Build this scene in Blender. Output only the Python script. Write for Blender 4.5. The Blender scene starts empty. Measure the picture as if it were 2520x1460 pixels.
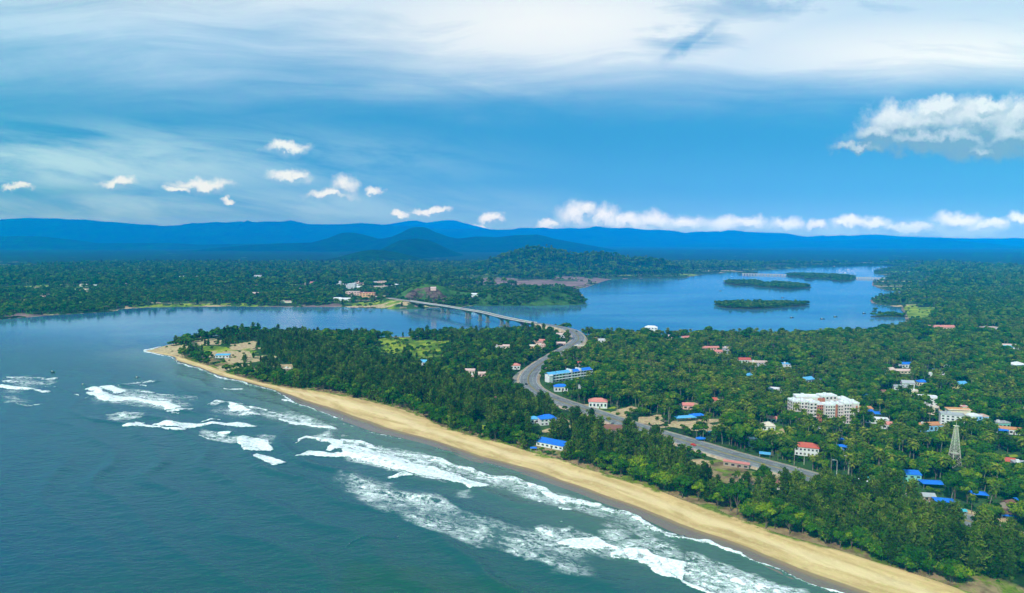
import bpy, bmesh, math, random
import numpy as np
from mathutils import Vector, Matrix
R = math.radians
sc = bpy.context.scene
COL = sc.collection
rng = np.random.default_rng(7)
random.seed(7)

# ------------------------------------------------------------------ camera
H_CAM, F, CX, CY, PITCH = 150.0, 1680.0, 1260.0, 730.0, math.atan(138 / 1680)
cam = bpy.data.cameras.new('camera')
cam.sensor_width = 36.0
cam.lens = 36.0 * F / 2520.0
cam.clip_start = 1.0
cam.clip_end = 200000.0
camo = bpy.data.objects.new('camera', cam)
COL.objects.link(camo)
camo.location = (0, 0, H_CAM)
camo.rotation_euler = (R(90) - PITCH, 0, 0)
sc.camera = camo

CP, SP = math.cos(PITCH), math.sin(PITCH)


def ray(px, py):
    x = (px - CX) / F
    y = -(py - CY) / F
    return np.array([x, CP + y * SP, -SP + y * CP])


def gp(px, py, z=0.0):
    """map position (photo grid) -> point on the level z in the world"""
    d = ray(px, py)
    t = (z - H_CAM) / d[2]
    return np.array([d[0] * t, d[1] * t, z])


def gpa(pts, z=0.0):
    return np.array([gp(p[0], p[1], z)[:2] for p in pts])


def proj(x, y, z):
    zz = z - H_CAM
    fwd = y * CP - zz * SP
    up = y * SP + zz * CP
    fwd = np.maximum(fwd, 1e-3)
    return CX + F * x / fwd, CY - F * up / fwd


# ------------------------------------------------------------------ sun and sky
SUN_AZ, SUN_EL = R(216), R(42)     # compass-like, clockwise from +Y
sd = Vector((math.sin(SUN_AZ) * math.cos(SUN_EL), math.cos(SUN_AZ) * math.cos(SUN_EL), math.sin(SUN_EL)))
sl = bpy.data.lights.new('sun', 'SUN')
sl.energy = 4.6
sl.angle = R(1.0)
sl.color = (1.0, 0.95, 0.87)
so = bpy.data.objects.new('sun', sl)
COL.objects.link(so)
so.rotation_euler = sd.to_track_quat('Z', 'Y').to_euler()
so.location = (0, 0, 400)

sc.view_settings.view_transform = 'Standard'
sc.view_settings.look = 'None'
sc.view_settings.exposure = 0.2
sc.view_settings.gamma = 1.0
sc.view_settings.use_curve_mapping = False
sc.render.engine = 'CYCLES'
cy = sc.cycles
cy.use_denoising = True
try:
    cy.denoiser = 'OPENIMAGEDENOISE'
except Exception:
    pass
cy.max_bounces = 4
cy.diffuse_bounces = 2
cy.glossy_bounces = 2
cy.transmission_bounces = 1
cy.transparent_max_bounces = 4
cy.volume_bounces = 3
cy.sample_clamp_indirect = 4.0


class NT:
    """small helper to write node trees as expressions"""
    def __init__(s, tree):
        s.t = tree

    def put(s, sock, v):
        if isinstance(v, bpy.types.NodeSocket):
            s.t.links.new(v, sock)
        elif v is not None:
            try:
                sock.default_value = v
            except Exception:
                sock.default_value = (*v, 1.0)

    def m(s, op, a, b=None, c=None, clamp=False):
        n = s.t.nodes.new('ShaderNodeMath')
        n.operation = op
        n.use_clamp = clamp
        for i, v in enumerate((a, b, c)):
            if v is not None:
                s.put(n.inputs[i], v)
        return n.outputs[0]

    def v(s, op, a, b=None, scale=None):
        n = s.t.nodes.new('ShaderNodeVectorMath')
        n.operation = op
        s.put(n.inputs[0], a)
        if b is not None:
            s.put(n.inputs[1], b)
        if scale is not None:
            s.put(n.inputs['Scale'], scale)
        return n.outputs['Value'] if op in ('LENGTH', 'DOT_PRODUCT', 'DISTANCE') else n.outputs[0]

    def mr(s, val, a, b, c=0.0, d=1.0, smooth=True):
        n = s.t.nodes.new('ShaderNodeMapRange')
        n.interpolation_type = 'SMOOTHSTEP' if smooth else 'LINEAR'
        for k, x in zip((0, 1, 2, 3, 4), (val, a, b, c, d)):
            s.put(n.inputs[k], x)
        return n.outputs[0]

    def noise(s, vec, scale, detail=4, rough=0.55, dist=0.0, col=False, dims='3D'):
        n = s.t.nodes.new('ShaderNodeTexNoise')
        n.noise_dimensions = dims
        if vec is not None:
            s.put(n.inputs['Vector'], vec)
        s.put(n.inputs['Scale'], scale)
        n.inputs['Detail'].default_value = detail
        n.inputs['Roughness'].default_value = rough
        n.inputs['Distortion'].default_value = dist
        return n.outputs['Color' if col else 'Fac']

    def vor(s, vec, scale, feature='DISTANCE_TO_EDGE', rand=1.0):
        n = s.t.nodes.new('ShaderNodeTexVoronoi')
        n.feature = feature
        s.put(n.inputs['Vector'], vec)
        s.put(n.inputs['Scale'], scale)
        s.put(n.inputs['Randomness'], rand)
        return n.outputs['Distance']

    def mix(s, f, a, b):
        n = s.t.nodes.new('ShaderNodeMix')
        n.data_type = 'RGBA'
        s.put(n.inputs[0], f)
        s.put(n.inputs[6], a)
        s.put(n.inputs[7], b)
        return n.outputs[2]

    def mul(s, a, b):
        n = s.t.nodes.new('ShaderNodeMix')
        n.data_type = 'RGBA'
        n.blend_type = 'MULTIPLY'
        n.inputs[0].default_value = 1.0
        s.put(n.inputs[6], a)
        s.put(n.inputs[7], b)
        return n.outputs[2]

    def xyz(s, a, b, c=0.0):
        n = s.t.nodes.new('ShaderNodeCombineXYZ')
        for i, q in enumerate((a, b, c)):
            s.put(n.inputs[i], q)
        return n.outputs[0]

    def sep(s, a):
        n = s.t.nodes.new('ShaderNodeSeparateXYZ')
        s.put(n.inputs[0], a)
        return n.outputs

    def attr(s, name, out='Fac'):
        n = s.t.nodes.new('ShaderNodeAttribute')
        n.attribute_name = name
        return n.outputs[out]


def skyc(px, py):
    """sky direction -> the (X, Z) sky chart used by the cloud nodes"""
    d = ray(px, py)
    d = d / np.linalg.norm(d)
    yy = math.sqrt(d[1] ** 2 + 0.02)
    return d[0] / yy, d[2] / yy


HAZE_D = 7.2e-5
HAZE_A = (0.004, 0.295, 0.80)      # radiance of endless haze


def build_world():
    w = bpy.data.worlds.new('World')
    sc.world = w
    w.use_nodes = True
    t = w.node_tree
    t.nodes.clear()
    N = NT(t)
    out = t.nodes.new('ShaderNodeOutputWorld')
    bg = t.nodes.new('ShaderNodeBackground')
    bg.inputs['Strength'].default_value = 0.1
    t.links.new(bg.outputs[0], out.inputs[0])
    sky = t.nodes.new('ShaderNodeTexSky')
    sky.sky_type = 'NISHITA'
    sky.sun_disc = False
    sky.sun_elevation = SUN_EL
    sky.sun_rotation = SUN_AZ
    sky.altitude = 150
    sky.air_density = 1.0
    sky.dust_density = 0.4
    sky.ozone_density = 4.0
    tc = t.nodes.new('ShaderNodeTexCoord')
    D = tc.outputs['Generated']
    dx, dy, dz = N.sep(D)[0:3]
    yy = N.m('SQRT', N.m('ADD', N.m('MULTIPLY', dy, dy), 0.02))
    X = N.m('DIVIDE', dx, yy)
    Z = N.m('DIVIDE', dz, yy)
    P = N.xyz(X, Z)
    z = lambda py: skyc(1260, py)[1]
    E = 10.0 / 1.149          # the values below are what the eye sees through the haze
    g = lambda r_, g_, b_: (r_ * E, g_ * E, b_ * E, 1)
    low = N.mix(N.mr(Z, z(585), z(455)), g(.20, .50, .79), g(.075, .375, .73))
    low = N.mix(N.mr(Z, z(470), z(330)), low, g(.042, .325, .67))
    base = N.mix(N.mr(Z, 0.55, 0.22, 0.15, 0.88), N.mul(sky.outputs[0], (0.36, 0.64, 1.0, 1)), low)
    # ---- high cloud seen in perspective
    k = N.m('ADD', N.m('MAXIMUM', dz, 0.0), 0.12)
    C = N.xyz(N.m('DIVIDE', dx, k), N.m('DIVIDE', dy, k))
    warp = N.v('SUBTRACT', N.noise(C, 0.9, 2, col=True), (0.5, 0.5, 0.5))
    Cw = N.v('ADD', C, N.v('SCALE', warp, scale=0.7))
    n_big = N.noise(Cw, 1.3, 6, 0.6)
    Cs = N.v('MULTIPLY', Cw, (0.55, 2.2, 1.0))
    n_str = N.noise(Cs, 2.0, 7, 0.62)

    def blob(px, py, rx, ry, soft=1.0):
        cx, cz = skyc(px, py)
        q = N.v('MULTIPLY', N.v('SUBTRACT', P, (cx, cz, 0)), (F / rx, F / ry, 0))
        return N.mr(N.v('LENGTH', q), 1.0 + soft * 0.5, 1.0 - soft)
    veil = N.mr(N.m('ADD', Z, N.m('MULTIPLY', N.m('SUBTRACT', n_big, 0.5), 0.075)), z(325), z(45))
    veil = N.m('MULTIPLY', veil, N.mr(Z, z(-420), z(-60), 0.30, 1.0))
    veil = N.m('MULTIPLY', veil, N.m('ADD', 0.62, N.m('MULTIPLY', N.m('SUBTRACT', n_str, 0.38), 1.7)))
    right = N.m('MULTIPLY', N.mr(X, -0.35, 0.15), 0.35)
    veil = N.m('ADD', veil, N.m('MULTIPLY', right, N.mr(Z, z(250), z(150))))
    # blue gap top right of centre
    gap = N.m('MULTIPLY', N.m('MAXIMUM', blob(1700, 85, 130, 45), blob(1880, 20, 330, 40)), N.mr(N.noise(N.v('MULTIPLY', P, (1, 2.4, 1)), 7, 5, 0.6), 0.30, 0.56))
    # one clear slash of blue, slanting up to the right
    ang = R(30)
    cx0, cz0 = skyc(1712, 92)
    rx_ = N.m('SUBTRACT', X, cx0)
    rz_ = N.m('SUBTRACT', Z, cz0)
    nz_ = N.m('MULTIPLY', N.m('SUBTRACT', N.noise(P, 22, 5, 0.6), 0.5), 0.03)
    q1 = N.m('MULTIPLY', N.m('ADD', N.m('MULTIPLY', rx_, math.cos(ang)), N.m('MULTIPLY', rz_, math.sin(ang))), F / 105)
    q2 = N.m('MULTIPLY', N.m('ADD', N.m('SUBTRACT', N.m('MULTIPLY', rz_, math.cos(ang)), N.m('MULTIPLY', rx_, math.sin(ang))), nz_), F / 24)
    slash = N.mr(N.v('LENGTH', N.xyz(q1, q2)), 1.25, 0.2)
    gap = N.m('MAXIMUM', gap, slash)
    veil = N.m('SUBTRACT', veil, N.m('MULTIPLY', gap, 0.75))
    veil = N.m('MINIMUM', N.m('MAXIMUM', veil, 0.0), 0.97)
    wh = N.m('ADD', N.mr(X, -0.55, 0.05), N.m('MULTIPLY', N.m('SUBTRACT', n_str, 0.5), 0.9))
    hi = N.m('MAXIMUM', N.m('MULTIPLY', blob(1350, 60, 560, 120), 1.0), blob(2350, 130, 500, 75))
    hi = N.m('MAXIMUM', hi, N.m('MULTIPLY', blob(500, -60, 700, 110), 0.8))
    cw = N.mix(N.m('ADD', N.m('MULTIPLY', hi, 0.75), N.m('MULTIPLY', wh, 0.25), clamp=True), g(.44, .63, .89), g(.90, .905, .965))
    col = N.mix(veil, base, cw)
    # ---- streaky cirrus low on the left, fanning to the left
    a = R(9)
    Q = N.xyz(N.m('ADD', N.m('MULTIPLY', X, math.cos(a) * 1.2), N.m('MULTIPLY', Z, -math.sin(a) * 1.2)),
              N.m('ADD', N.m('MULTIPLY', X, math.sin(a) * 7), N.m('MULTIPLY', Z, math.cos(a) * 7)))
    n_c = N.noise(Q, 3.2, 6, 0.6, 0.4)
    cir = N.m('MULTIPLY', N.m('MAXIMUM', blob(120, 400, 900, 95, 1.0), N.m('MULTIPLY', blob(450, 505, 900, 60), 0.7)), N.mr(n_c, 0.30, 0.66))
    col = N.mix(N.m('MULTIPLY', cir, 0.85), col, g(.52, .75, .88))
    wisp = N.m('MULTIPLY', blob(1150, 195, 320, 45), N.mr(n_c, 0.42, 0.7))
    col = N.mix(N.m('MULTIPLY', wisp, 0.6), col, g(.60, .75, .87))
    # ---- cumulus
    dn = N.v('SUBTRACT', N.noise(P, 26, 5, 0.62, col=True), (0.5, 0.5, 0.5))

    def chain(blobs, P_):
        mn = None
        for px, py, rx, ry in blobs:
            cx, cz = skyc(px, py)
            q = N.v('MULTIPLY', N.v('SUBTRACT', P_, (cx, cz, 0)), (F / rx, F / ry, 0))
            L = N.v('LENGTH', q)
            mn = L if mn is None else N.m('SMOOTH_MIN', mn, L, 0.25)
        return mn
    small = [(705, 364, 52, 17), (712, 438, 50, 17), (735, 430, 24, 16), (845, 462, 34, 28), (815, 484, 58, 15), (925, 466, 19, 13),
             (500, 458, 72, 16), (440, 468, 40, 10), (290, 448, 48, 14), (45, 464, 36, 9), (985, 526, 20, 9), (1060, 520, 46, 10),
             (1210, 541, 26, 13), (565, 491, 20, 8), (1190, 556, 30, 8)]
    row = [(1415, 533, 48, 32), (1440, 522, 30, 24), (1490, 542, 36, 30), (1545, 552, 54, 24), (1610, 548, 50, 27), (1690, 552, 58, 25), (1780, 556, 54, 22),
           (1840, 552, 40, 20), (1935, 556, 46, 20), (2010, 560, 28, 16), (2090, 553, 40, 20), (2145, 556, 44, 20), (2230, 566, 70, 16),
           (2360, 548, 66, 24), (2430, 560, 70, 18), (1350, 556, 30, 13), (2515, 545, 40, 18)]
    Pd = N.v('ADD', P, N.v('MULTIPLY', dn, (0.046, 0.040, 0)))
    Pu = N.v('ADD', Pd, (0.0, 0.0055, 0))
    m_row = N.m('MINIMUM', chain(small, Pd), chain(row, Pd))
    m_up = N.m('MINIMUM', chain(small, Pu), chain(row, Pu))
    n_sh = N.noise(N.v('ADD', P, (0.0, 0.004, 0)), 55, 5, 0.65)
    lit = N.m('ADD', N.m('ADD', 0.52, N.m('MULTIPLY', N.m('SUBTRACT', m_up, m_row), 1.5)), N.m('MULTIPLY', N.m('SUBTRACT', n_sh, 0.5), 1.1), clamp=True)
    al = N.mr(m_row, 1.38, 0.40)
    al = N.m('MULTIPLY', N.m('MULTIPLY', al, N.mr(Z, z(586), z(545), 0.12, 0.97)), N.mr(lit, 0.0, 0.5, 0.45, 1.0))
    col = N.mix(al, col, N.mix(lit, g(.36, .57, .80), g(.88, .90, .94)))
    bank = N.m('MULTIPLY', N.m('MAXIMUM', blob(1650, 562, 420, 26), blob(2280, 566, 380, 24)), N.mr(N.noise(N.v('MULTIPLY', P, (1, 2, 1)), 18, 5, 0.6), 0.3, 0.65))
    col = N.mix(N.m('MULTIPLY', bank, 0.5), col, g(.62, .79, .90))
    big = [(2215, 300, 85, 42), (2160, 325, 60, 28), (2300, 300, 80, 44), (2410, 290, 90, 52), (2490, 330, 110, 60), (2300, 345, 190, 34), (2420, 372, 120, 26), (2310, 266, 60, 26), (2430, 258, 55, 26), (2510, 290, 50, 40), (2120, 362, 60, 16)]
    Pb = N.v('ADD', P, N.v('MULTIPLY', dn, (0.070, 0.060, 0)))
    m_b = chain(big, Pb)
    m_bu = chain(big, N.v('ADD', Pb, (-0.004, 0.012, 0)))
    alb = N.m('MULTIPLY', N.mr(m_b, 1.40, 0.50), N.mr(Z, z(418), z(385), 0.0, 0.92))
    n_b = N.noise(P, 19, 6, 0.65)
    lit = N.m('ADD', N.m('ADD', N.mr(Z, z(395), z(262), -0.05, 0.62), N.m('MULTIPLY', N.m('SUBTRACT', m_bu, m_b), 0.7)), N.m('MULTIPLY', N.m('SUBTRACT', n_b, 0.5), 1.1), clamp=True)
    col = N.mix(alb, col, N.mix(lit, g(.20, .38, .57), g(.84, .865, .925)))
    # left low dark streak
    col = N.mix(N.m('MULTIPLY', blob(130, 470, 150, 16), 0.35), col, g(.09, .40, .66))
    # brightness of the sky behind the haze box: what is seen, less the air's own light, over what the air lets through
    tau = N.m('MULTIPLY', N.m('MINIMUM', N.m('DIVIDE', 810.0, N.m('MAXIMUM', dz, 0.004)), N.m('DIVIDE', 25500.0, N.m('MAXIMUM', dy, 0.25))), HAZE_D)
    T = N.m('EXPONENT', N.m('MULTIPLY', tau, -1.0))
    air = N.v('SCALE', tuple(x * 10 for x in HAZE_A), scale=N.m('SUBTRACT', 1.0, T))
    hidden = N.v('MAXIMUM', N.v('SUBTRACT', col, air), (0.02, 0.02, 0.02))
    seen = N.v('SCALE', hidden, scale=N.m('DIVIDE', 1.0, T))
    col = N.mix(N.mr(dy, 0.0, 0.2), col, seen)
    t.links.new(col, bg.inputs['Color'])
    try:
        w.cycles.sampling_method = 'MANUAL'
        w.cycles.sample_map_resolution = 512
    except Exception:
        pass


build_world()
# ------------------------------------------------------------------ mesh and tag helpers
def tag(o, label=None, cat=None, group=None, kind=None):
    if label:
        o['label'] = label
    if cat:
        o['category'] = cat
    if group:
        o['group'] = group
    if kind:
        o['kind'] = kind
    return o


def mesh_np(name, V, Fq, mat=None, attrs=None, smooth=False):
    """mesh from numpy arrays; Fq is (n, 3) or (n, 4)"""
    me = bpy.data.meshes.new(name)
    V = np.asarray(V, np.float32)
    Fq = np.asarray(Fq, np.int32)
    n, k = Fq.shape
    me.vertices.add(len(V))
    me.vertices.foreach_set('co', V.ravel())
    me.loops.add(n * k)
    me.loops.foreach_set('vertex_index', Fq.ravel())
    me.polygons.add(n)
    me.polygons.foreach_set('loop_start', np.arange(0, n * k, k, dtype=np.int32))
    if smooth:
        me.polygons.foreach_set('use_smooth', np.ones(n, bool))
    me.update(calc_edges=True)
    for nm, dom, arr in (attrs or []):
        a = me.attributes.new(nm, 'FLOAT', dom)
        a.data.foreach_set('value', np.asarray(arr, np.float32).ravel())
    if mat:
        me.materials.append(mat)
    return me


def link(name, me, parent=None, loc=None, rotz=0.0):
    o = bpy.data.objects.new(name, me)
    COL.objects.link(o)
    if parent is not None:
        o.parent = parent
    if loc is not None:
        o.location = loc
    if rotz:
        o.rotation_euler = (0, 0, rotz)
    return o


def grid_faces(nr, nc):
    i = np.arange(nr * nc).reshape(nr, nc)
    return np.stack([i[:-1, :-1], i[:-1, 1:], i[1:, 1:], i[1:, :-1]], -1).reshape(-1, 4)


def in_poly(x, y, poly):
    r = np.zeros(x.shape, bool)
    px, py = poly[:, 0], poly[:, 1]
    j = len(poly) - 1
    for i in range(len(poly)):
        c = ((py[i] > y) != (py[j] > y))
        with np.errstate(divide='ignore', invalid='ignore'):
            xi = (px[j] - px[i]) * (y - py[i]) / (py[j] - py[i] + 1e-12) + px[i]
        r ^= c & (x < xi)
        j = i
    return r


def line_dist(x, y, pts, closed=False):
    d = np.full(x.shape, 1e18)
    n = len(pts)
    for i in range(n if closed else n - 1):
        ax, ay = pts[i]
        bx, by = pts[(i + 1) % n]
        ux, uy = bx - ax, by - ay
        L = ux * ux + uy * uy + 1e-12
        t = np.clip(((x - ax) * ux + (y - ay) * uy) / L, 0, 1)
        d = np.minimum(d, (x - ax - t * ux) ** 2 + (y - ay - t * uy) ** 2)
    return np.sqrt(d)


def hash2(i, j, s):
    h = np.sin(i * 127.1 + j * 311.7 + s * 74.7) * 43758.5453
    return h - np.floor(h)


def vnoise(x, y, s=0.0):
    i, j = np.floor(x), np.floor(y)
    f, g = x - i, y - j
    f, g = f * f * (3 - 2 * f), g * g * (3 - 2 * g)
    a, b = hash2(i, j, s), hash2(i + 1, j, s)
    c, d = hash2(i, j + 1, s), hash2(i + 1, j + 1, s)
    return (a * (1 - f) + b * f) * (1 - g) + (c * (1 - f) + d * f) * g


def fbm(x, y, o=4, s=0.0):
    r, a, t = 0, 1.0, 0
    for k in range(o):
        r = r + a * vnoise(x * 2 ** k, y * 2 ** k, s + k * 3.1)
        t += a
        a *= 0.5
    return r / t


def sstep(a, b, x):
    t = np.clip((x - a) / (b - a), 0, 1)
    return t * t * (3 - 2 * t)


# ------------------------------------------------------------------ shore lines (map positions)
WATERLINE = [(350, 865), (362, 867), (400, 874), (430, 879), (428, 888), (483, 905), (533, 925), (617, 945), (667, 960), (697, 974), (733, 992), (783, 1012),
             (840, 1034), (917, 1062), (990, 1078), (1054, 1094), (1104, 1111), (1160, 1134), (1234, 1150), (1307, 1173), (1361, 1192),
             (1421, 1212), (1481, 1236), (1544, 1259), (1607, 1286), (1647, 1305), (1680, 1318), (1746, 1337), (1820, 1364), (1893, 1397),
             (1940, 1420), (1990, 1440), (2056, 1461), (2200, 1512), (2400, 1585), (2800, 1735), (3400, 1960)]
VEGLINE = [(352, 864.5), (372, 863), (404, 864), (433, 872), (470, 884), (520, 899), (560, 914), (600, 926), (650, 939), (700, 949), (740, 955), (790, 963), (840, 973),
           (907, 988), (965, 1002), (1020, 1018), (1087, 1050), (1157, 1072), (1224, 1088), (1307, 1113), (1374, 1128), (1440, 1153),
           (1527, 1177), (1621, 1207), (1680, 1231), (1773, 1259), (1860, 1293), (1930, 1317), (2046, 1350), (2146, 1382), (2263, 1417),
           (2346, 1446), (2500, 1500), (2700, 1570), (3000, 1675), (3500, 1850)]
NORTH = [(350, 865), (380, 858), (430, 845), (462, 838), (487, 829), (560, 824), (645, 820.5), (700, 824), (800, 827), (900, 829), (1000, 829), (1027, 828), (1040, 823), (1054, 828), (1150, 826),
         (1230, 822), (1300, 817), (1360, 812), (1400, 815), (1440, 824), (1560, 830), (1700, 832), (1900, 831), (2100, 828), (2226, 806),
         (2228, 786), (2220, 766), (2216, 757), (2180, 752), (2146, 747), (2140, 740), (2156, 729), (2186, 723), (2240, 720.7), (2183, 716), (2160, 709), (2146, 702), (2146, 694),
         (2180, 684), (2183, 679), (2150, 674), (2150, 666), (2216, 656), (2173, 653.5), (2053, 656), (1980, 657.5), (1936, 662), (1910, 664),
         (1866, 666), (1830, 669), (1740, 674), (1706, 680), (1680, 686), (1647, 684), (1507, 687), (1484, 693), (1441, 708), (1407, 713), (1437, 726),
         (1431, 732), (1374, 738), (1304, 742.5), (1237, 741), (1184, 742.5), (1174, 752), (1140, 756), (1040, 758), (1000, 761), (917, 759.5),
         (870, 757.5), (840, 756), (734, 756), (567, 754.5), (367, 757), (300, 760.7), (280, 767.5), (133, 776), (0, 787), (-300, 812), (-700, 850), (-1200, 900)]
OUTER = [(-2600, 1100), (-2600, 3200), (1200, 3200), (3400, 3000)]

WL, VL, NS = gpa(WATERLINE), gpa(VEGLINE, 2.6), gpa(NORTH)
OUTW = np.array([[-3000, 600], [-3000, -400], [500, -400], [900, -100]])
WATER = np.vstack([WL[::-1], NS[1:], OUTW])
ISLES = {
    'long mangrove island nearest the bridge': [(225, 772), (270, 764), (400, 760), (560, 760), (700, 761), (800, 764), (930, 768), (940, 772), (900, 782), (740, 795), (600, 805), (450, 807), (300, 797)],
    'crooked island with a pale clearing': [(290, 612), (350, 603), (480, 602), (560, 604), (700, 612), (850, 624), (945, 640), (940, 650), (860, 654), (780, 661), (680, 652), (560, 643), (500, 628), (400, 632)],
    'dark island carrying the far causeway': [(765, 552), (800, 549), (1000, 550), (1200, 562), (1285, 572), (1240, 598), (1110, 597), (1100, 582), (1040, 583), (900, 574), (780, 563)],
    'tiny islet in front of the causeway island': [(900, 581), (970, 579), (972, 586), (905, 587)],
    'low bank at the left end of the causeway': [(400, 546), (540, 543), (562, 547), (480, 550)],
    'thin spit off the right shore': [(1385, 860), (1480, 852), (1560, 850), (1660, 858), (1660, 866), (1550, 864), (1400, 866)],
    'small dark bank off the right shore': [(1398, 821), (1415, 818), (1436, 820), (1430, 825), (1400, 826)],
}
for k_ in ISLES:
    ISLES[k_] = gpa([(1679.6 + .33351 * a_, 492.2 + .33351 * b_) for a_, b_ in ISLES[k_]])


def shore_d(x, y):
    """signed distance to the shore: + on land"""
    d = line_dist(x, y, WATER, True)
    return np.where(in_poly(x, y, WATER), -d, d)


def land_h(d):
    return np.where(d < 0, 0.12 * d, np.minimum(0.07 * d, 0.84) + 2.2 * sstep(12, 42, d) * (d > 12)).clip(-4, 3.04)


BEACHP = np.vstack([WL, VL[::-1]])

# ------------------------------------------------------------------ hills: crest lines with their own distance
R1 = lambda L: [(.33351 * a, 492.2 + .33351 * b) for a, b in L]
R2 = lambda L: [(840.4 + .33351 * a, 492.2 + .33351 * b) for a, b in L]
R3 = lambda L: [(1679.6 + .33351 * a, 492.2 + .33351 * b) for a, b in L]
HILLS = []      # (name, grid x0, x1, y0, y1, function)


def ridge_fn(prof, D, T, seed, gully=0.25, gscale=None, front=1.25, tback=None, taper=True):
    """height field of one ridge: crest profile at distance D, front slope T deep"""
    P = np.array([[ray(px, py)[0] / ray(px, py)[1] * D, H_CAM + ray(px, py)[2] / ray(px, py)[1] * D] for px, py in prof])
    xs, hs = P[:, 0], P[:, 1]
    gs = gscale or T / 2.2
    tb = tback or T * 1.5

    def fn(x, y):
        cr = D + (fbm(x / (T * 1.6), 0 * x, 2, seed + 9) - 0.5) * T * 0.5
        hc = np.interp(x, xs, hs, left=-30, right=-30)
        if taper:
            hc = np.where(x < xs[0], hs[0] - (xs[0] - x) * 0.5, hc)
            hc = np.where(x > xs[-1], hs[-1] - (x - xs[-1]) * 0.5, hc)
        v = np.where(y < cr, (cr - y) / T, (y - cr) / tb)
        p = np.clip(1 - v ** front, 0, 1)
        n = fbm(x / gs, y / gs * 0.55, 5, seed)
        rg = np.abs(n - 0.5) * 2
        g = 1 - gully * np.clip(v * 2.2, 0, 1) * (1 - rg) * 1.3
        h = (hc + 10) * p * g - 10
        h = h + (fbm(x / (gs * .18), y / (gs * .18), 3, seed + 4) - .5) * 0.03 * T * np.clip(v * 3, 0, 1) * p
        return np.where(v >= 1, -10, h)
    return fn, xs[0], xs[-1]


def hill_mesh(name, fn, x0, x1, y0, y1, nx, ny, mat, attrs=None):
    x = np.linspace(x0, x1, nx)
    y = y0 + (y1 - y0) * np.linspace(0, 1, ny)
    X, Y = np.meshgrid(x, y)
    Zh = fn(X, Y)
    V = np.stack([X, Y, Zh], -1).reshape(-1, 3)
    me = mesh_np(name, V, grid_faces(ny, nx), mat, attrs(X, Y, Zh) if attrs else None, True)
    o = link(name, me)
    tag(o, kind='structure')
    return o


# ------------------------------------------------------------------ materials of the setting
def new_mat(name, rough=0.8, spec=0.3):
    m = bpy.data.materials.new(name)
    m.use_nodes = True
    t = m.node_tree
    b = t.nodes['Principled BSDF']
    b.inputs['Roughness'].default_value = rough
    b.inputs['Specular IOR Level'].default_value = spec
    return m, NT(t), b, t


def pos(t):
    return t.nodes.new('ShaderNodeNewGeometry').outputs['Position']


def bump(t, N, b, h, strength, dist):
    n = t.nodes.new('ShaderNodeBump')
    n.inputs['Strength'].default_value = strength
    n.inputs['Distance'].default_value = dist
    N.put(n.inputs['Height'], h)
    t.links.new(n.outputs[0], b.inputs['Normal'])
    return n


def mat_ground():
    m, N, b, t = new_mat('ground_cover', 0.95, 0.1)
    p = pos(t)
    n1 = N.noise(p, 0.012, 6, 0.6)
    n2 = N.noise(p, 0.09, 5, 0.65)
    n3 = N.noise(p, 0.004, 5, 0.6)
    forest = N.mix(N.mr(n1, 0.35, 0.65), (0.012, 0.034, 0.010, 1), (0.035, 0.085, 0.020, 1))
    forest = N.mix(N.m('MULTIPLY', N.mr(n2, 0.5, 0.75), 0.8), forest, (0.075, 0.125, 0.03, 1))
    far = N.attr('far')
    # distant woods: crowns are far smaller than a pixel, fields and clearings show as streaks
    fw = N.mix(N.mr(N.noise(p, 0.03, 6, 0.7), 0.35, 0.65), (0.001, 0.012, 0.006, 1), (0.006, 0.032, 0.014, 1))
    fw = N.mix(N.mr(N.noise(N.v('MULTIPLY', p, (1, 0.4, 1)), 0.006, 6, 0.65), 0.63, 0.70), fw, (0.09, 0.13, 0.10, 1))
    c = N.mix(far, forest, fw)
    verge = N.attr('verge')
    soil = N.mix(N.mr(N.noise(p, 0.12, 5, 0.6), 0.35, 0.6), (0.13, 0.085, 0.045, 1), (0.30, 0.21, 0.11, 1))
    gr = N.mix(N.mr(N.noise(p, 0.2, 4, 0.6), 0.4, 0.6), (0.075, 0.12, 0.012, 1), (0.16, 0.21, 0.02, 1))
    vg = N.mix(N.mr(N.noise(p, 0.055, 5, 0.65, 0.6), 0.47, 0.56), soil, gr)
    c = N.mix(N.mr(N.m('ADD', verge, N.m('MULTIPLY', N.m('SUBTRACT', n2, 0.5), 0.5)), 0.35, 0.6), c, vg)
    fld = N.mix(N.mr(N.noise(N.v('MULTIPLY', p, (1, 0.5, 1)), 0.05, 5, 0.6), 0.4, 0.6), (0.085, 0.16, 0.012, 1), (0.27, 0.33, 0.02, 1))
    c = N.mix(N.mr(N.m('ADD', N.attr('field'), N.m('MULTIPLY', N.m('SUBTRACT', n2, 0.5), 0.8)), 0.4, 0.6), c, fld)
    snd = N.mix(N.mr(N.noise(p, 0.3, 5, 0.6), 0.35, 0.65), (0.34, 0.24, 0.13, 1), (0.56, 0.42, 0.24, 1))
    c = N.mix(N.mr(N.m('ADD', N.attr('sandy'), N.m('MULTIPLY', N.m('SUBTRACT', n2, 0.5), 0.8)), 0.4, 0.6), c, snd)
    mud = N.mix(N.mr(N.noise(N.v('MULTIPLY', p, (0.5, 1, 1)), 0.02, 5, 0.65), 0.35, 0.65), (0.11, 0.075, 0.075, 1), (0.30, 0.19, 0.17, 1))
    c = N.mix(N.mr(N.m('ADD', N.attr('mud'), N.m('MULTIPLY', N.m('SUBTRACT', N.noise(p, 0.02, 5, .6), 0.5), 1.2)), 0.4, 0.6), c, mud)
    t.links.new(c, b.inputs['Base Color'])
    bump(t, N, b, N.noise(p, 0.25, 6, 0.7), 0.8, 1.2)
    return m


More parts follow.
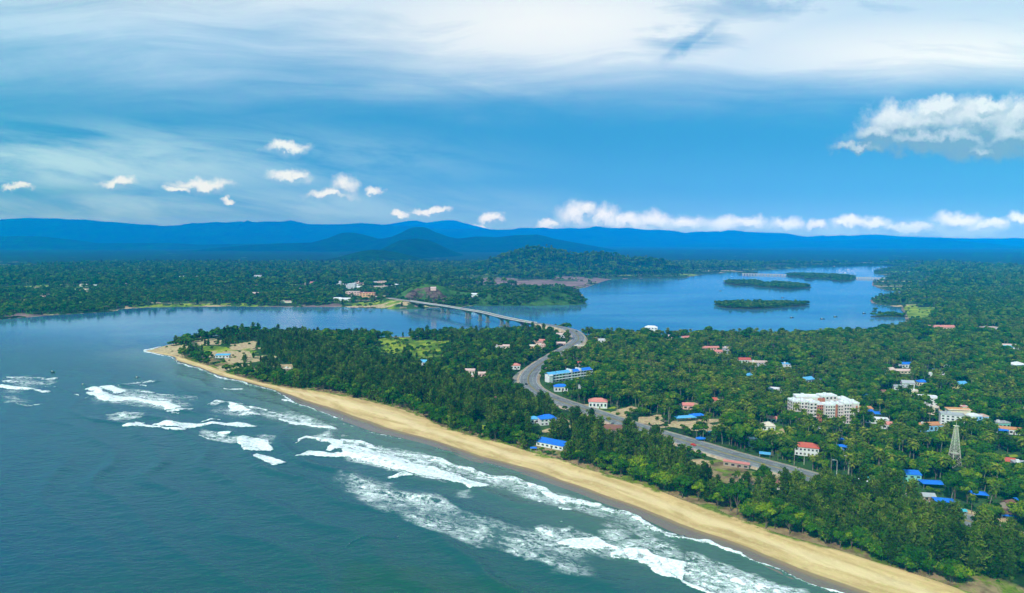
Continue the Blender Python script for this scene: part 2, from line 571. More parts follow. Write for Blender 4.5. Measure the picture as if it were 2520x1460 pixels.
def mat_hill(name, dark, light, rock=False, scale=0.02):
    m, N, b, t = new_mat(name, 0.95, 0.05)
    p = pos(t)
    c = N.mix(N.mr(N.noise(p, scale, 7, 0.65), 0.32, 0.68), dark, light)
    c = N.mix(N.m('MULTIPLY', N.mr(N.noise(p, scale * .25, 4, 0.6), 0.5, 0.7), 0.5), c, light)
    if rock:
        rk = N.mix(N.mr(N.noise(N.v('MULTIPLY', p, (1, 1, .5)), 0.06, 6, 0.7), 0.35, 0.65), (0.018, 0.012, 0.012, 1), (0.17, 0.11, 0.09, 1))
        c = N.mix(N.mr(N.m('ADD', N.attr('rock'), N.m('MULTIPLY', N.m('SUBTRACT', N.noise(p, 0.05, 5, .6), 0.5), 1.4)), 0.4, 0.62), c, rk)
    t.links.new(c, b.inputs['Base Color'])
    bump(t, N, b, N.noise(p, scale * 3, 6, 0.7), 1.0, 0.25 / scale)
    return m


def mat_beach():
    m, N, b, t = new_mat('beach_sand', 0.9, 0.25)
    p = pos(t)
    v, wl = N.attr('across'), N.attr('wdist')
    al = N.attr('along')
    U = N.xyz(N.m('MULTIPLY', al, 0.02), N.m('MULTIPLY', wl, 0.10))
    st = N.noise(U, 1.6, 6, 0.6, 0.5)
    fine = N.noise(p, 0.35, 6, 0.7)
    dry = N.mix(N.mr(st, 0.3, 0.7), (0.44, 0.29, 0.115, 1), (0.66, 0.465, 0.22, 1))
    dry = N.mix(N.m('MULTIPLY', N.mr(fine, 0.5, 0.72), 0.45), dry, (0.72, 0.54, 0.30, 1))
    dry = N.mix(N.m('MULTIPLY', N.mr(N.noise(p, 0.10, 5, 0.7), 0.56, 0.70), 0.5), dry, (0.33, 0.21, 0.09, 1))
    # pale wind-blown band near the middle of the beach
    band = N.m('MULTIPLY', N.mr(N.m('ADD', v, N.m('MULTIPLY', N.m('SUBTRACT', st, .5), .45)), 0.50, 0.62), N.mr(v, 0.82, 0.68))
    dry = N.mix(N.m('MULTIPLY', band, 0.45), dry, (0.74, 0.57, 0.34, 1))
    e = N.m('ADD', v, N.m('MULTIPLY', N.m('SUBTRACT', N.noise(U, 0.8, 5, 0.55), 0.5), 0.16))
    damp = N.mix(N.mr(e, 0.13, 0.25), (0.16, 0.125, 0.10, 1), (0.26, 0.175, 0.095, 1))
    c = N.mix(N.mr(e, 0.255, 0.285), damp, dry)
    gr = N.mix(N.mr(fine, 0.4, 0.6), (0.075, 0.12, 0.012, 1), (0.19, 0.23, 0.03, 1))
    gm = N.m('MULTIPLY', N.mr(N.m('ADD', v, N.m('MULTIPLY', N.m('SUBTRACT', N.noise(p, 0.03, 4, .6), 0.5), 0.5)), 0.93, 1.0), N.mr(N.noise(p, 0.05, 5, .65), 0.42, 0.5))
    c = N.mix(gm, c, gr)
    t.links.new(c, b.inputs['Base Color'])
    t.links.new(N.mr(e, 0.10, 0.26, 0.22, 0.92), b.inputs['Roughness'])
    bump(t, N, b, N.m('MULTIPLY', N.noise(p, 0.5, 6, 0.7), N.mr(e, 0.2, 0.4)), 0.5, 0.6)
    return m


def mat_sea():
    m, N, b, t = new_mat('sea_water', 0.12, 0.30)
    b.inputs['IOR'].default_value = 1.33
    p = pos(t)
    sh = N.attr('shore')
    n1 = N.noise(p, 0.006, 5, 0.6)
    n2 = N.noise(N.v('MULTIPLY', p, (1, 1.8, 1)), 0.03, 5, 0.6)
    s = N.m('ADD', sh, N.m('MULTIPLY', N.m('SUBTRACT', n1, 0.5), 110))
    deep, mid, shal = (0.003, 0.048, 0.132, 1), (0.010, 0.072, 0.090, 1), (0.070, 0.130, 0.108, 1)
    c = N.mix(N.mr(s, 430, 90), deep, mid)
    c = N.mix(N.mr(N.m('ADD', sh, N.m('MULTIPLY', N.m('SUBTRACT', n2, 0.5), 30)), 75, 8), c, shal)
    c = N.mix(N.m('MULTIPLY', N.mr(N.attr('murk'), 0.2, 1.0), 0.85), c, (0.010, 0.070, 0.052, 1))
    silt_sheen = N.mr(N.noise(N.v('MULTIPLY', p, (0.35, 1, 1)), 0.0045, 5, 0.6), 0.42, 0.62)  # pale streaks: sheen of wind-ruffled water put into the base colour, with silt
    c = N.mix(N.attr('bay'), c, N.mix(silt_sheen, (0.026, 0.115, 0.225, 1), (0.085, 0.205, 0.300, 1)))
    # foam
    fo, la = N.attr('foam'), N.attr('lace')
    al = t.nodes.new('ShaderNodeMapping')      # x along the crests, y across
    al.inputs['Rotation'].default_value = (0, 0, R(28))
    t.links.new(p, al.inputs['Vector'])
    pa = al.outputs[0]
    W = N.v('ADD', pa, N.v('SCALE', N.v('SUBTRACT', N.noise(pa, 0.10, 4, 0.6, col=True), (0.5, 0.5, 0.5)), scale=16.0))
    Ws = N.v('MULTIPLY', W, (0.45, 1.0, 1.0))
    ln = lambda sc_, k: N.m('SUBTRACT', 1.0, N.m('MULTIPLY', N.m('ABSOLUTE', N.m('SUBTRACT', N.noise(Ws, sc_, 3, 0.5), 0.5)), k), clamp=True)
    fil = N.m('MAXIMUM', ln(0.10, 15.0), N.m('MULTIPLY', ln(0.24, 11.0), 0.9))
    fn = N.noise(Ws, 0.34, 6, 0.72)
    fb = N.noise(N.v('MULTIPLY', pa, (0.4, 1, 1)), 0.055, 6, 0.65)
    fo2 = N.m('ADD', fo, N.m('ADD', N.m('MULTIPLY', N.m('SUBTRACT', fn, 0.52), 2.6), N.m('MULTIPLY', N.m('SUBTRACT', fb, 0.5), 1.1)))
    f1 = N.m('MULTIPLY', N.mr(fo2, 0.42, 0.80), N.mr(fo, 0.03, 0.18))
    lw = N.mr(N.m('ADD', la, N.m('MULTIPLY', N.m('SUBTRACT', fb, 0.5), 1.5)), 0.02, 0.50)
    f2 = N.m('MULTIPLY', N.m('MULTIPLY', lw, N.mr(la, 0.0, 0.2)), N.m('ADD', N.m('MULTIPLY', fil, N.mr(fn, 0.25, 0.6, 0.25, 0.9)), N.m('MULTIPLY', N.mr(fn, 0.46, 0.66), N.mr(la, 0.1, 0.7, 0.35, 0.9))), clamp=True)
    f = N.m('MAXIMUM', f1, f2)
    c = N.mix(N.m('MULTIPLY', N.mr(la, 0.0, 0.8), 0.30), c, (0.18, 0.27, 0.24, 1))
    fc = N.mix(N.mr(N.noise(p, 0.45, 6, 0.7), 0.30, 0.62), (0.48, 0.56, 0.58, 1), (0.88, 0.90, 0.91, 1))
    c = N.mix(f, c, fc)
    t.links.new(c, b.inputs['Base Color'])
    bs = N.m('MULTIPLY', N.attr('bay'), N.mr(N.noise(N.v('MULTIPLY', p, (0.25, 1, 1)), 0.012, 4, 0.6), .35, .65, .5, 1.0))
    t.links.new(N.m('ADD', 0.30, N.m('MULTIPLY', bs, 0.35)), b.inputs['Specular IOR Level'])
    t.links.new(N.mix(f, N.mix(N.attr('bay'), (0.16, 0.16, 0.16, 1), (0.07, 0.07, 0.07, 1)), (0.9, 0.9, 0.9, 1)), b.inputs['Roughness'])
    # ripples, stretched along the crests (roughly parallel to the shore)
    q = t.nodes.new('ShaderNodeMapping')
    q.inputs['Rotation'].default_value = (0, 0, R(-58))
    q.inputs['Scale'].default_value = (0.45, 1.0, 1.0)
    t.links.new(p, q.inputs['Vector'])
    calm = N.m('SUBTRACT', 1.0, N.m('MULTIPLY', N.attr('bay'), 0.86))
    rip = N.m('ADD', N.m('MULTIPLY', N.noise(q.outputs[0], 0.11, 3, 0.55), 1.5), N.m('MULTIPLY', N.noise(q.outputs[0], 0.42, 4, 0.6), 0.55))
    rip = N.m('ADD', N.m('MULTIPLY', rip, calm), N.m('MULTIPLY', f, 0.5))
    bump(t, N, b, rip, 1.0, 0.6)
    return m


# ------------------------------------------------------------------ foam map: (x, top, bottom) bands of breaking water
def z7(L):
    return [(.33351 * a, 861.3 + .33351 * b, 861.3 + .33351 * c) for a, b, c in L]


def z6(L):
    return [(840.4 + .33351 * a, 973.3 + .33351 * b, 973.3 + .33351 * c) for a, b, c in L]


def z5(L):
    return [(1679.6 + .33351 * a, 973.3 + .33351 * b, 973.3 + .33351 * c) for a, b, c in L]


FOAM = []
for d_, L_ in [
    (1, [(0, 255, 285), (60, 260, 293), (150, 272, 300), (250, 288, 308), (320, 298, 312)]), (.9, [(300, 305, 315), (380, 300, 312)]),
    (.8, [(0, 225, 250), (80, 222, 245), (150, 232, 245)]), (.8, [(50, 200, 212), (120, 197, 208), (190, 200, 208)]),
    (.9, [(190, 210, 222), (280, 200, 216), (340, 205, 218)]), (1, [(310, 218, 226), (380, 208, 222), (440, 203, 214)]),
    (.5, [(110, 390, 405), (200, 395, 418), (335, 398, 410)]),
    (1, [(640, 310, 320), (700, 300, 345), (760, 310, 380), (830, 325, 385), (900, 345, 380), (1000, 350, 378), (1080, 368, 395), (1150, 378, 410), (1250, 390, 430), (1340, 408, 425)]),
    (1, [(740, 265, 280), (790, 260, 300), (840, 265, 325), (890, 285, 318), (925, 298, 306)]), (1, [(630, 285, 298), (700, 275, 305), (760, 285, 330)]),
    (.6, [(860, 262, 275), (960, 240, 262), (1060, 232, 250), (1165, 228, 240)]), (.9, [(1020, 255, 262), (1060, 255, 272), (1085, 262, 270)]),
    (.9, [(1025, 312, 322), (1090, 306, 328), (1150, 312, 324)]), (.8, [(1165, 322, 330), (1230, 328, 340), (1295, 332, 340)]),
    (1, [(1220, 425, 450), (1300, 405, 445), (1350, 412, 425)]), (.9, [(1230, 450, 460), (1330, 438, 455), (1425, 428, 440)]), (.8, [(1270, 458, 470), (1335, 462, 472)]),
    (.8, [(1080, 368, 376), (1180, 364, 384), (1255, 370, 380)]), (.55, [(1280, 350, 362), (1380, 342, 360), (1460, 345, 356)]),
    (1, [(915, 560, 570), (1000, 528, 578), (1080, 540, 565), (1200, 562, 582), (1300, 575, 596), (1380, 575, 590)]),
    (.95, [(1130, 540, 550), (1220, 525, 560), (1350, 535, 580), (1450, 545, 575), (1560, 545, 565), (1700, 535, 565), (1800, 535, 570), (1915, 558, 570)]),
    (1, [(1480, 628, 634), (1560, 648, 660), (1620, 668, 678)]), (.95, [(1610, 610, 630), (1690, 600, 620), (1720, 605, 612)]),
    (.95, [(1750, 660, 700), (1790, 640, 745), (1850, 640, 745), (1920, 645, 740), (1990, 665, 745), (2010, 730, 742)]),
    (1, [(1865, 790, 800), (1890, 762, 810), (1950, 775, 840), (2000, 790, 855), (2060, 805, 845), (2120, 822, 830)]),
    (.75, [(1525, 400, 410), (1600, 372, 410), (1680, 385, 400), (1790, 390, 402)]), (1, [(1690, 380, 450), (1730, 395, 460), (1800, 425, 452), (1860, 440, 448)]),
    (.9, [(1740, 478, 488), (1830, 455, 488), (1925, 470, 486)]), (.95, [(1640, 286, 296), (1700, 284, 298), (1795, 286, 294)]),
    (.9, [(1830, 420, 430), (1900, 425, 440), (2000, 450, 465), (2080, 470, 480)]), (1, [(2040, 500, 515), (2150, 520, 550), (2280, 545, 565), (2400, 565, 590), (2480, 578, 598)]),
    (.7, [(1470, 530, 538), (1560, 510, 530), (1640, 515, 523)]), (.9, [(2080, 362, 370), (2170, 375, 385)]),
    (.45, [(1880, 362, 372), (2030, 358, 364)]), (.45, [(1880, 415, 420), (2030, 400, 406)]), (.4, [(240, 262, 285), (420, 265, 278)]),
    (1, [(2170, 680, 686), (2270, 630, 660), (2340, 640, 670), (2420, 655, 690), (2530, 670, 740)]), (1, [(2170, 788, 792), (2280, 730, 775), (2400, 750, 785), (2530, 770, 800)]),
    (.95, [(2400, 740, 748), (2450, 700, 745), (2530, 690, 735)]), (.8, [(560, 330, 336), (600, 328, 338)]), (.8, [(620, 350, 360), (655, 342, 360)]),
]:
    FOAM.append(('foam', d_, z7(L_)))
for d_, L_ in [(.4, [(0, 350, 390), (100, 348, 388), (240, 370, 385)]), (.45, [(770, 480, 505), (850, 475, 515), (950, 465, 515), (1070, 470, 492)]),
               (.7, [(1480, 590, 640), (1600, 610, 670), (1700, 640, 690), (1790, 650, 690)]), (.6, [(2300, 640, 660), (2440, 600, 650), (2530, 580, 690)]),
               (.5, [(1850, 640, 700), (1950, 630, 690), (2040, 655, 690)]), (.35, [(0, 200, 312), (200, 195, 312), (440, 203, 230)]),
               (.4, [(640, 285, 390), (850, 260, 400), (1200, 330, 440), (1460, 345, 450)]), (.3, [(1500, 400, 490), (1900, 420, 500), (2500, 490, 610)])]:
    FOAM.append(('lace', d_, z7(L_)))
for d_, L_ in [
    (.95, [(-10, 360, 460), (100, 365, 480), (200, 390, 505), (350, 440, 545), (500, 478, 580), (650, 525, 600), (750, 552, 625), (850, 585, 655), (950, 612, 690), (1040, 640, 680), (1100, 652, 662)]),
    (.8, [(-10, 320, 360), (60, 330, 360), (150, 335, 370), (220, 360, 392), (330, 400, 425), (480, 425, 442), (640, 445, 470), (700, 470, 500), (800, 500, 520), (860, 515, 525)]),
    (.85, [(640, 440, 455), (750, 470, 495), (860, 515, 545), (950, 540, 570), (1060, 570, 605), (1180, 592, 630), (1300, 614, 650), (1400, 652, 690), (1500, 680, 735), (1600, 727, 775), (1750, 765, 815), (1900, 792, 828), (1920, 800, 815)]),
    (.85, [(1920, 808, 830), (2000, 830, 875), (2110, 850, 885), (2200, 890, 940), (2300, 945, 995), (2400, 1000, 1040), (2530, 1030, 1060)]),
    (.95, [(330, 595, 618), (450, 570, 608), (530, 590, 604)]), (1, [(1590, 1095, 1105), (1700, 1052, 1125), (1800, 1042, 1130), (1890, 1037, 1130), (1970, 1080, 1115), (2060, 1105, 1115)]),
    (1, [(1980, 1150, 1180), (2120, 1125, 1200), (2250, 1150, 1240), (2360, 1190, 1320), (2450, 1210, 1350), (2530, 1240, 1390)]),
    (.9, [(2220, 1040, 1055), (2350, 1090, 1105), (2450, 1125, 1140)]), (.9, [(1440, 780, 795), (1480, 785, 798)]), (.95, [(1596, 835, 855), (1690, 855, 868)]),
    (.5, [(45, 1105, 1115), (80, 1075, 1085), (180, 1055, 1066), (300, 1055, 1066), (420, 1040, 1049)]), (.8, [(1610, 925, 930), (1640, 925, 934)]), (.7, [(1345, 756, 761), (1370, 757, 763)]),
    (.7, [(0, 285, 310), (75, 292, 306)]), (.9, [(1410, 982, 1000), (1500, 970, 1040), (1560, 1000, 1050)]),
    (.6, [(0, 205, 212), (230, 275, 284), (450, 315, 324)]), (.5, [(700, 385, 392), (850, 430, 438), (980, 486, 492)]), (.45, [(1000, 482, 490), (1180, 518, 526), (1400, 586, 594)]),
]:
    FOAM.append(('foam', d_, z6(L_)))
for d_, L_ in [
    (.62, [(0, 600, 700), (100, 600, 780), (200, 640, 800), (300, 660, 820), (420, 680, 845)]), (.6, [(420, 730, 860), (560, 740, 900), (700, 730, 900), (780, 800, 880)]),
    (.55, [(500, 850, 910), (600, 880, 970), (720, 900, 1020), (850, 930, 1030)]), (.8, [(250, 645, 740), (330, 640, 740), (430, 660, 730)]), (.9, [(560, 750, 820), (640, 735, 810), (720, 760, 790)]),
    (.72, [(850, 920, 970), (960, 940, 1040), (1080, 940, 1080), (1230, 960, 1070)]), (.5, [(960, 1060, 1120), (1080, 1050, 1130)]),
    (.66, [(1140, 1070, 1150), (1300, 1060, 1180), (1430, 1100, 1170), (1560, 1115, 1150)]), (.5, [(1330, 1160, 1215), (1520, 1130, 1180)]), (.3, [(1500, 1190, 1300), (1650, 1250, 1330), (1800, 1330, 1350)]),
    (.85, [(1410, 975, 1000), (1500, 960, 1050), (1600, 985, 1085), (1700, 965, 1075), (1760, 1000, 1050)]), (.4, [(830, 700, 750), (990, 700, 740)]),
    (.65, [(2070, 1080, 1120), (2250, 1040, 1130), (2400, 1100, 1165), (2530, 1120, 1220)]), (.55, [(1900, 1000, 1090), (2060, 980, 1060), (2160, 1000, 1030)]),
    (.45, [(1000, 560, 620), (1200, 600, 680), (1400, 650, 740), (1600, 740, 810), (1900, 800, 850), (2050, 850, 930)]), (.75, [(200, 370, 420), (400, 395, 460), (650, 445, 520), (850, 510, 560)]),
    (.35, [(1900, 900, 960), (2100, 920, 990)]), (.5, [(2250, 1040, 1080), (2350, 1055, 1090), (2530, 1060, 1110)]), (.7, [(0, 330, 480), (400, 420, 560), (800, 560, 650)]),
]:
    FOAM.append(('lace', d_, z6(L_)))
for d_, L_ in [(.36, [(-60, 560, 700), (200, 600, 830), (420, 660, 900), (700, 720, 1010), (900, 860, 1080), (1150, 920, 1140), (1450, 980, 1230), (1700, 1090, 1330), (1900, 1190, 1370)]),
               (.40, [(300, 380, 440), (700, 470, 560), (1050, 560, 650), (1400, 650, 770), (1750, 750, 880), (2100, 850, 980), (2500, 1040, 1150)]),
               (.42, [(1380, 960, 1100), (1700, 970, 1130), (2000, 1060, 1200), (2300, 1060, 1260), (2530, 1100, 1330)])]:
    FOAM.append(('lace', d_ * .85, z6(L_)))
for k_, d_, L_ in [
    ('foam', .85, [(0, 1035, 1048), (100, 1060, 1090), (200, 1075, 1112), (300, 1115, 1143), (420, 1160, 1180), (640, 1260, 1284), (780, 1330, 1350), (930, 1395, 1412), (1130, 1450, 1464), (1500, 1560, 1580)]),
    ('lace', .85, [(0, 1155, 1225), (120, 1175, 1280), (250, 1210, 1310), (380, 1270, 1350), (480, 1320, 1385), (600, 1350, 1420), (720, 1400, 1450), (950, 1450, 1520)]),
    ('foam', .72, [(0, 1235, 1330), (100, 1265, 1375), (220, 1300, 1420), (350, 1340, 1470), (480, 1370, 1500), (620, 1400, 1530), (760, 1430, 1560), (1000, 1510, 1600)]),
    ('lace', .9, [(0, 1230, 1360), (220, 1290, 1450), (480, 1360, 1530), (760, 1425, 1600)]),
    ('foam', 1, [(0, 1365, 1392), (100, 1405, 1435), (200, 1440, 1470), (320, 1480, 1520)]), ('lace', .3, [(480, 1310, 1400), (600, 1300, 1400), (760, 1360, 1420)]),
    ('lace', .35, [(800, 1290, 1350), (1000, 1330, 1400), (1200, 1400, 1470)]),
]:
    FOAM.append((k_, d_, z5(L_)))
for L_ in ([(350, 864, 867), (400, 873, 876), (430, 879, 883), (440, 892, 896), (483, 905, 909), (533, 925, 929), (617, 945, 948), (667, 960, 963), (697, 974, 977), (733, 991, 995), (783, 1011, 1014), (840, 1033, 1036)],
           [(352, 861, 866), (380, 857, 860), (400, 852, 854)]):
    FOAM.append(('foam', .9, L_))


def foam_maps(x, y):
    px, py = proj(x, y, np.zeros_like(x))
    px = px + (fbm(x / 16, y / 16, 3, 21.) - .5) * 18
    py = py + (fbm(x / 13, y / 13, 4, 22.) - .5) * np.interp(py, [850, 950, 1150, 1460], [2.5, 5, 13, 24])
    out = {'foam': np.zeros_like(x), 'lace': np.zeros_like(x)}
    for kind, dens, L in FOAM:
        A = np.array(L)
        sel = (px > A[0, 0] - 6) & (px < A[-1, 0] + 6) & (py > A[:, 1].min() - 8) & (py < A[:, 2].max() + 8)
        idx = np.nonzero(sel)
        if not len(idx[0]):
            continue
        qx, qy = px[idx], py[idx]
        top = np.interp(qx, A[:, 0], A[:, 1])
        bot = np.interp(qx, A[:, 0], A[:, 2])
        soft = 3.0 if kind == 'foam' else 16.0
        hw = (bot - top) / 2
        e = np.minimum(np.minimum(qy - top, bot - qy) + (0.6 if kind == 'foam' else 3.5), np.minimum(qx - A[0, 0] + 1, A[-1, 0] - qx + 1) * (0.5 if kind == 'foam' else 0.16) + 0.3)
        val = dens * (sstep(-0.3, 1.0, e / np.minimum(soft, np.maximum(hw, 0.8) + 0.6)) if kind == 'foam' else np.clip(e / np.minimum(soft, hw + 1.5), 0, 1) ** 0.7)
        out[kind][idx] = np.maximum(out[kind][idx], val)
    return out['foam'], out['lace']


# ------------------------------------------------------------------ sea
def build_sea():
    rows = np.concatenate([np.linspace(2600, 1500, 40)[:-1], np.linspace(1500, 850, 560)[:-1], np.linspace(850, 650, 190)[:-1], 592 + 58 * np.geomspace(1, 0.18, 20)])
    dep = H_CAM * F / (rows - 592)
    u = np.linspace(-1.0, 1.0, 1150)
    Yd = np.repeat(dep[:, None], len(u), 1)
    X = u[None, :] * Yd
    fo, la = foam_maps(X, Yd)
    near = Yd < 1500
    wd = np.full(X.shape, 600.0)
    wd[near] = line_dist(X[near], Yd[near], WL)
    bay = sstep(640, 980, Yd + 0.28 * X * (X < 0))
    # swell rolling in: crests follow the shore, die out in the bay
    ph = wd / 30.0 + 1.3 * fbm(X / 120, Yd / 120, 3, 2.0) * 2
    amp = sstep(330, 90, wd) * sstep(900, 680, Yd) * sstep(0, 25, wd) * (1 - bay) * (0.3 + 0.7 * fbm(X / 160, Yd / 70, 2, 5.))
    sw = np.sin(ph * 2 * math.pi)
    Zs = amp * 0.95 * (np.exp(1.6 * (sw - 1)) * 2 - 0.5) * (1 - 0.6 * bay) + 0.6 * fo * (1 - bay) - 0.02
    Zs += 0.10 * (fbm(X / 14, Yd / 10, 2, 8.) - .5) * (1 - bay) * sstep(5, 30, wd)
    px, py = proj(X, Yd, 0 * X)
    mk = np.array([(800, 1345), (830, 1310), (930, 1322), (1000, 1318), (1100, 1330), (1250, 1350), (1450, 1400), (1650, 1440), (1800, 1500), (1800, 1700), (700, 1700), (760, 1480)], float)
    murk = np.where(in_poly(px, py, mk), sstep(-5, 110, line_dist(px, py, mk, True) + (fbm(X / 30, Yd / 30, 3, 61.) - .5) * 60), 0) * 0.9
    murk = np.maximum(murk, sstep(1250, 1520, py + 0.12 * px) * 0.55)
    V = np.stack([X, Yd, Zs], -1).reshape(-1, 3)
    me = mesh_np('sea', V, grid_faces(len(dep), len(u)), mat_sea(),
                 [('foam', 'POINT', fo), ('lace', 'POINT', la), ('shore', 'POINT', wd), ('bay', 'POINT', bay), ('murk', 'POINT', murk)], True)
    tag(link('sea', me), kind='structure')


build_sea()

# ------------------------------------------------------------------ road line (map positions with level above the sea)
ROADP = [(958, 733, 13), (974, 735.5, 13.5), (1044, 746.3, 15), (1096, 753.6, 15.5), (1155, 763.6, 16), (1186.5, 768.8, 16), (1230, 779.3, 15.5), (1272, 788, 15), (1310, 794.5, 14), (1345, 799, 12), (1387, 807.4, 9.5),
         (1412, 817, 7.5), (1424, 834, 5.5), (1405, 851, 4.2), (1374, 869, 4), (1345, 886, 4), (1318, 905, 4), (1303, 922, 4), (1300, 940, 4), (1312, 956, 4), (1339, 972, 4),
         (1368, 984, 4), (1408, 998, 4), (1437, 1007, 4), (1507, 1031, 4), (1591, 1058, 4), (1680, 1084, 4), (1796, 1119, 4), (1946, 1160, 4), (2026, 1183, 4), (2103, 1201, 4), (2213, 1226, 4),
         (2313, 1260, 4), (2395, 1287, 4), (2506, 1326, 4), (2700, 1392, 4), (3000, 1500, 4)]


def catmull(P, step):
    P = np.asarray(P, float)
    Q = np.vstack([2 * P[0] - P[1], P, 2 * P[-1] - P[-2]])
    out = []
    for i in range(1, len(Q) - 2):
        n = max(2, int(np.linalg.norm(Q[i + 1][:2] - Q[i][:2]) / step))
        for k in range(n):
            s = k / n
            a, b, c, d = Q[i - 1], Q[i], Q[i + 1], Q[i + 2]
            out.append(0.5 * (2 * b + (c - a) * s + (2 * a - 5 * b + 4 * c - d) * s * s + (3 * b - a - 3 * c + d) * s ** 3))
    out.append(P[-1])
    return np.array(out)


ROAD3 = catmull([gp(a, b, c) for a, b, c in ROADP], 6.0)
ROADL = ROAD3[:, :2]
I_WEST = int(np.argmin(np.linalg.norm(ROADL - gp(1004, 740.2, 14.2)[:2], axis=1)))

# ------------------------------------------------------------------ ground clearings: ellipses on the map (x, y, rx, ry, kind)
FIELDP = np.array([(915, 832), (1005, 824), (1028, 834), (1118, 834), (1112, 850), (1120, 862), (1085, 884), (1005, 888), (955, 872), (915, 852)], float)
SPOTS = [(405, 864, 48, 12, 'sandy'), (440, 856, 40, 8, 'sandy'), (535, 862, 40, 11, 'field'), (600, 854, 36, 9, 'sandy'), (450, 858, 24, 6, 'sandy'), (500, 842, 40, 5, 'sandy'), (640, 880, 30, 8, 'sandy'), (570, 873, 60, 8, 'sandy'), (612, 866, 22, 5, 'field'), (565, 885, 26, 6, 'sandy'), (600, 893, 40, 5, 'sandy'), (712, 903, 26, 6, 'sandy'), (560, 905, 30, 4, 'sandy'), (660, 912, 40, 4, 'sandy'),
         (720, 925, 30, 6, 'verge'), (800, 945, 40, 6, 'verge'),
         (1383, 1046, 26, 13, 'sandy'), (1430, 1050, 26, 6, 'sandy'), (1505, 1055, 38, 11, 'sandy'), (1548, 1014, 27, 8, 'sandy'), (1700, 1044, 48, 15, 'sandy'), (1650, 1052, 40, 10, 'sandy'), (1760, 1055, 20, 12, 'sandy'),
         (1775, 1150, 55, 26, 'verge'), (1850, 1170, 60, 22, 'verge'), (1730, 1140, 40, 20, 'sandy'), (1900, 1212, 30, 12, 'verge'), (1290, 975, 14, 8, 'sandy'),
         (1470, 998, 20, 5, 'sandy'), (1500, 1010, 25, 4, 'field'), (1600, 1035, 30, 6, 'sandy'), (1520, 1040, 30, 4, 'field'), (2380, 1258, 34, 12, 'sandy'), (2470, 1290, 30, 10, 'sandy'), (2480, 1125, 40, 10, 'field'), (1890, 1060, 40, 10, 'field'),
         (1925, 1068, 30, 6, 'sandy'), (1690, 1000, 30, 8, 'sandy'), (1760, 990, 20, 8, 'sandy'), (2200, 975, 30, 8, 'sandy'), (2110, 1066, 30, 7, 'sandy'), (2300, 1010, 22, 10, 'sandy'), (2080, 1020, 20, 5, 'verge'), (1330, 1062, 26, 8, 'sandy'), (1250, 1068, 30, 7, 'verge'),
         (1180, 1050, 25, 7, 'field'), (1210, 1062, 16, 7, 'verge'), (1490, 840, 40, 4, 'sandy'), (1440, 850, 16, 7, 'sandy'), (1330, 842, 30, 6, 'sandy'), (2265, 768, 34, 12, 'field'), (2240, 755, 20, 6, 'field'), (1040, 822, 11, 5, 'sandy'),
         (1290, 697, 110, 8, 'mud'), (1220, 690, 60, 6, 'mud'), (1380, 700, 70, 8, 'mud'), (1470, 690, 50, 5, 'mud'), (1400, 684, 40, 3, 'mud'), (1150, 690, 30, 4, 'mud'),
         (780, 752, 60, 3, 'mud'), (200, 715, 18, 5, 'sandy'), (1020, 668, 32, 2.5, 'mud'), (560, 752, 110, 3, 'field'), (420, 752, 100, 3, 'field'), (180, 745, 30, 3, 'field'),
         (40, 744, 30, 4, 'field'), (690, 668, 30, 2, 'sandy'), (580, 668, 30, 2, 'sandy'), (900, 748, 50, 4, 'field'), (950, 752, 40, 3, 'field'), (640, 695, 20, 2, 'sandy'), (350, 757, 60, 2, 'sandy'), (120, 774, 120, 2.5, 'mud'),
         (1240, 741, 50, 2, 'sandy'), (700, 756, 120, 2, 'mud')]


def ground_maps(x, y):
    px, py = proj(x, y, np.full(x.shape, 3.0))
    wy = (py - 592) / 40
    px = px + (fbm(x / 22, y / 22, 4, 31.) - .5) * 9 * wy
    py = py + (fbm(x / 18, y / 18, 4, 32.) - .5) * 3.2 * wy
    M = {k: np.zeros(x.shape) for k in ('field', 'sandy', 'mud', 'verge')}
    for cx, cy_, rx, ry, k in SPOTS:
        q = np.sqrt(((px - cx) / rx) ** 2 + ((py - cy_) / ry) ** 2)
        M[k] = np.maximum(M[k], sstep(1.35, 0.7, q))
    M['field'] = np.maximum(M['field'], np.where(in_poly(px, py, FIELDP), sstep(0, 6, line_dist(px, py, FIELDP, True)), 0) * 0.75)
    fld = (y > 1300) & (y < 4600)
    nf = fbm(x / 150, y / 48, 4, 71.)
    M['field'] = np.maximum(M['field'], np.where(fld, sstep(.615, .68, nf) * .62, 0))
    M['sandy'] = np.maximum(M['sandy'], np.where(fld, sstep(.665, .70, fbm(x / 170, y / 40, 4, 73.)) * .62, 0))
    return M


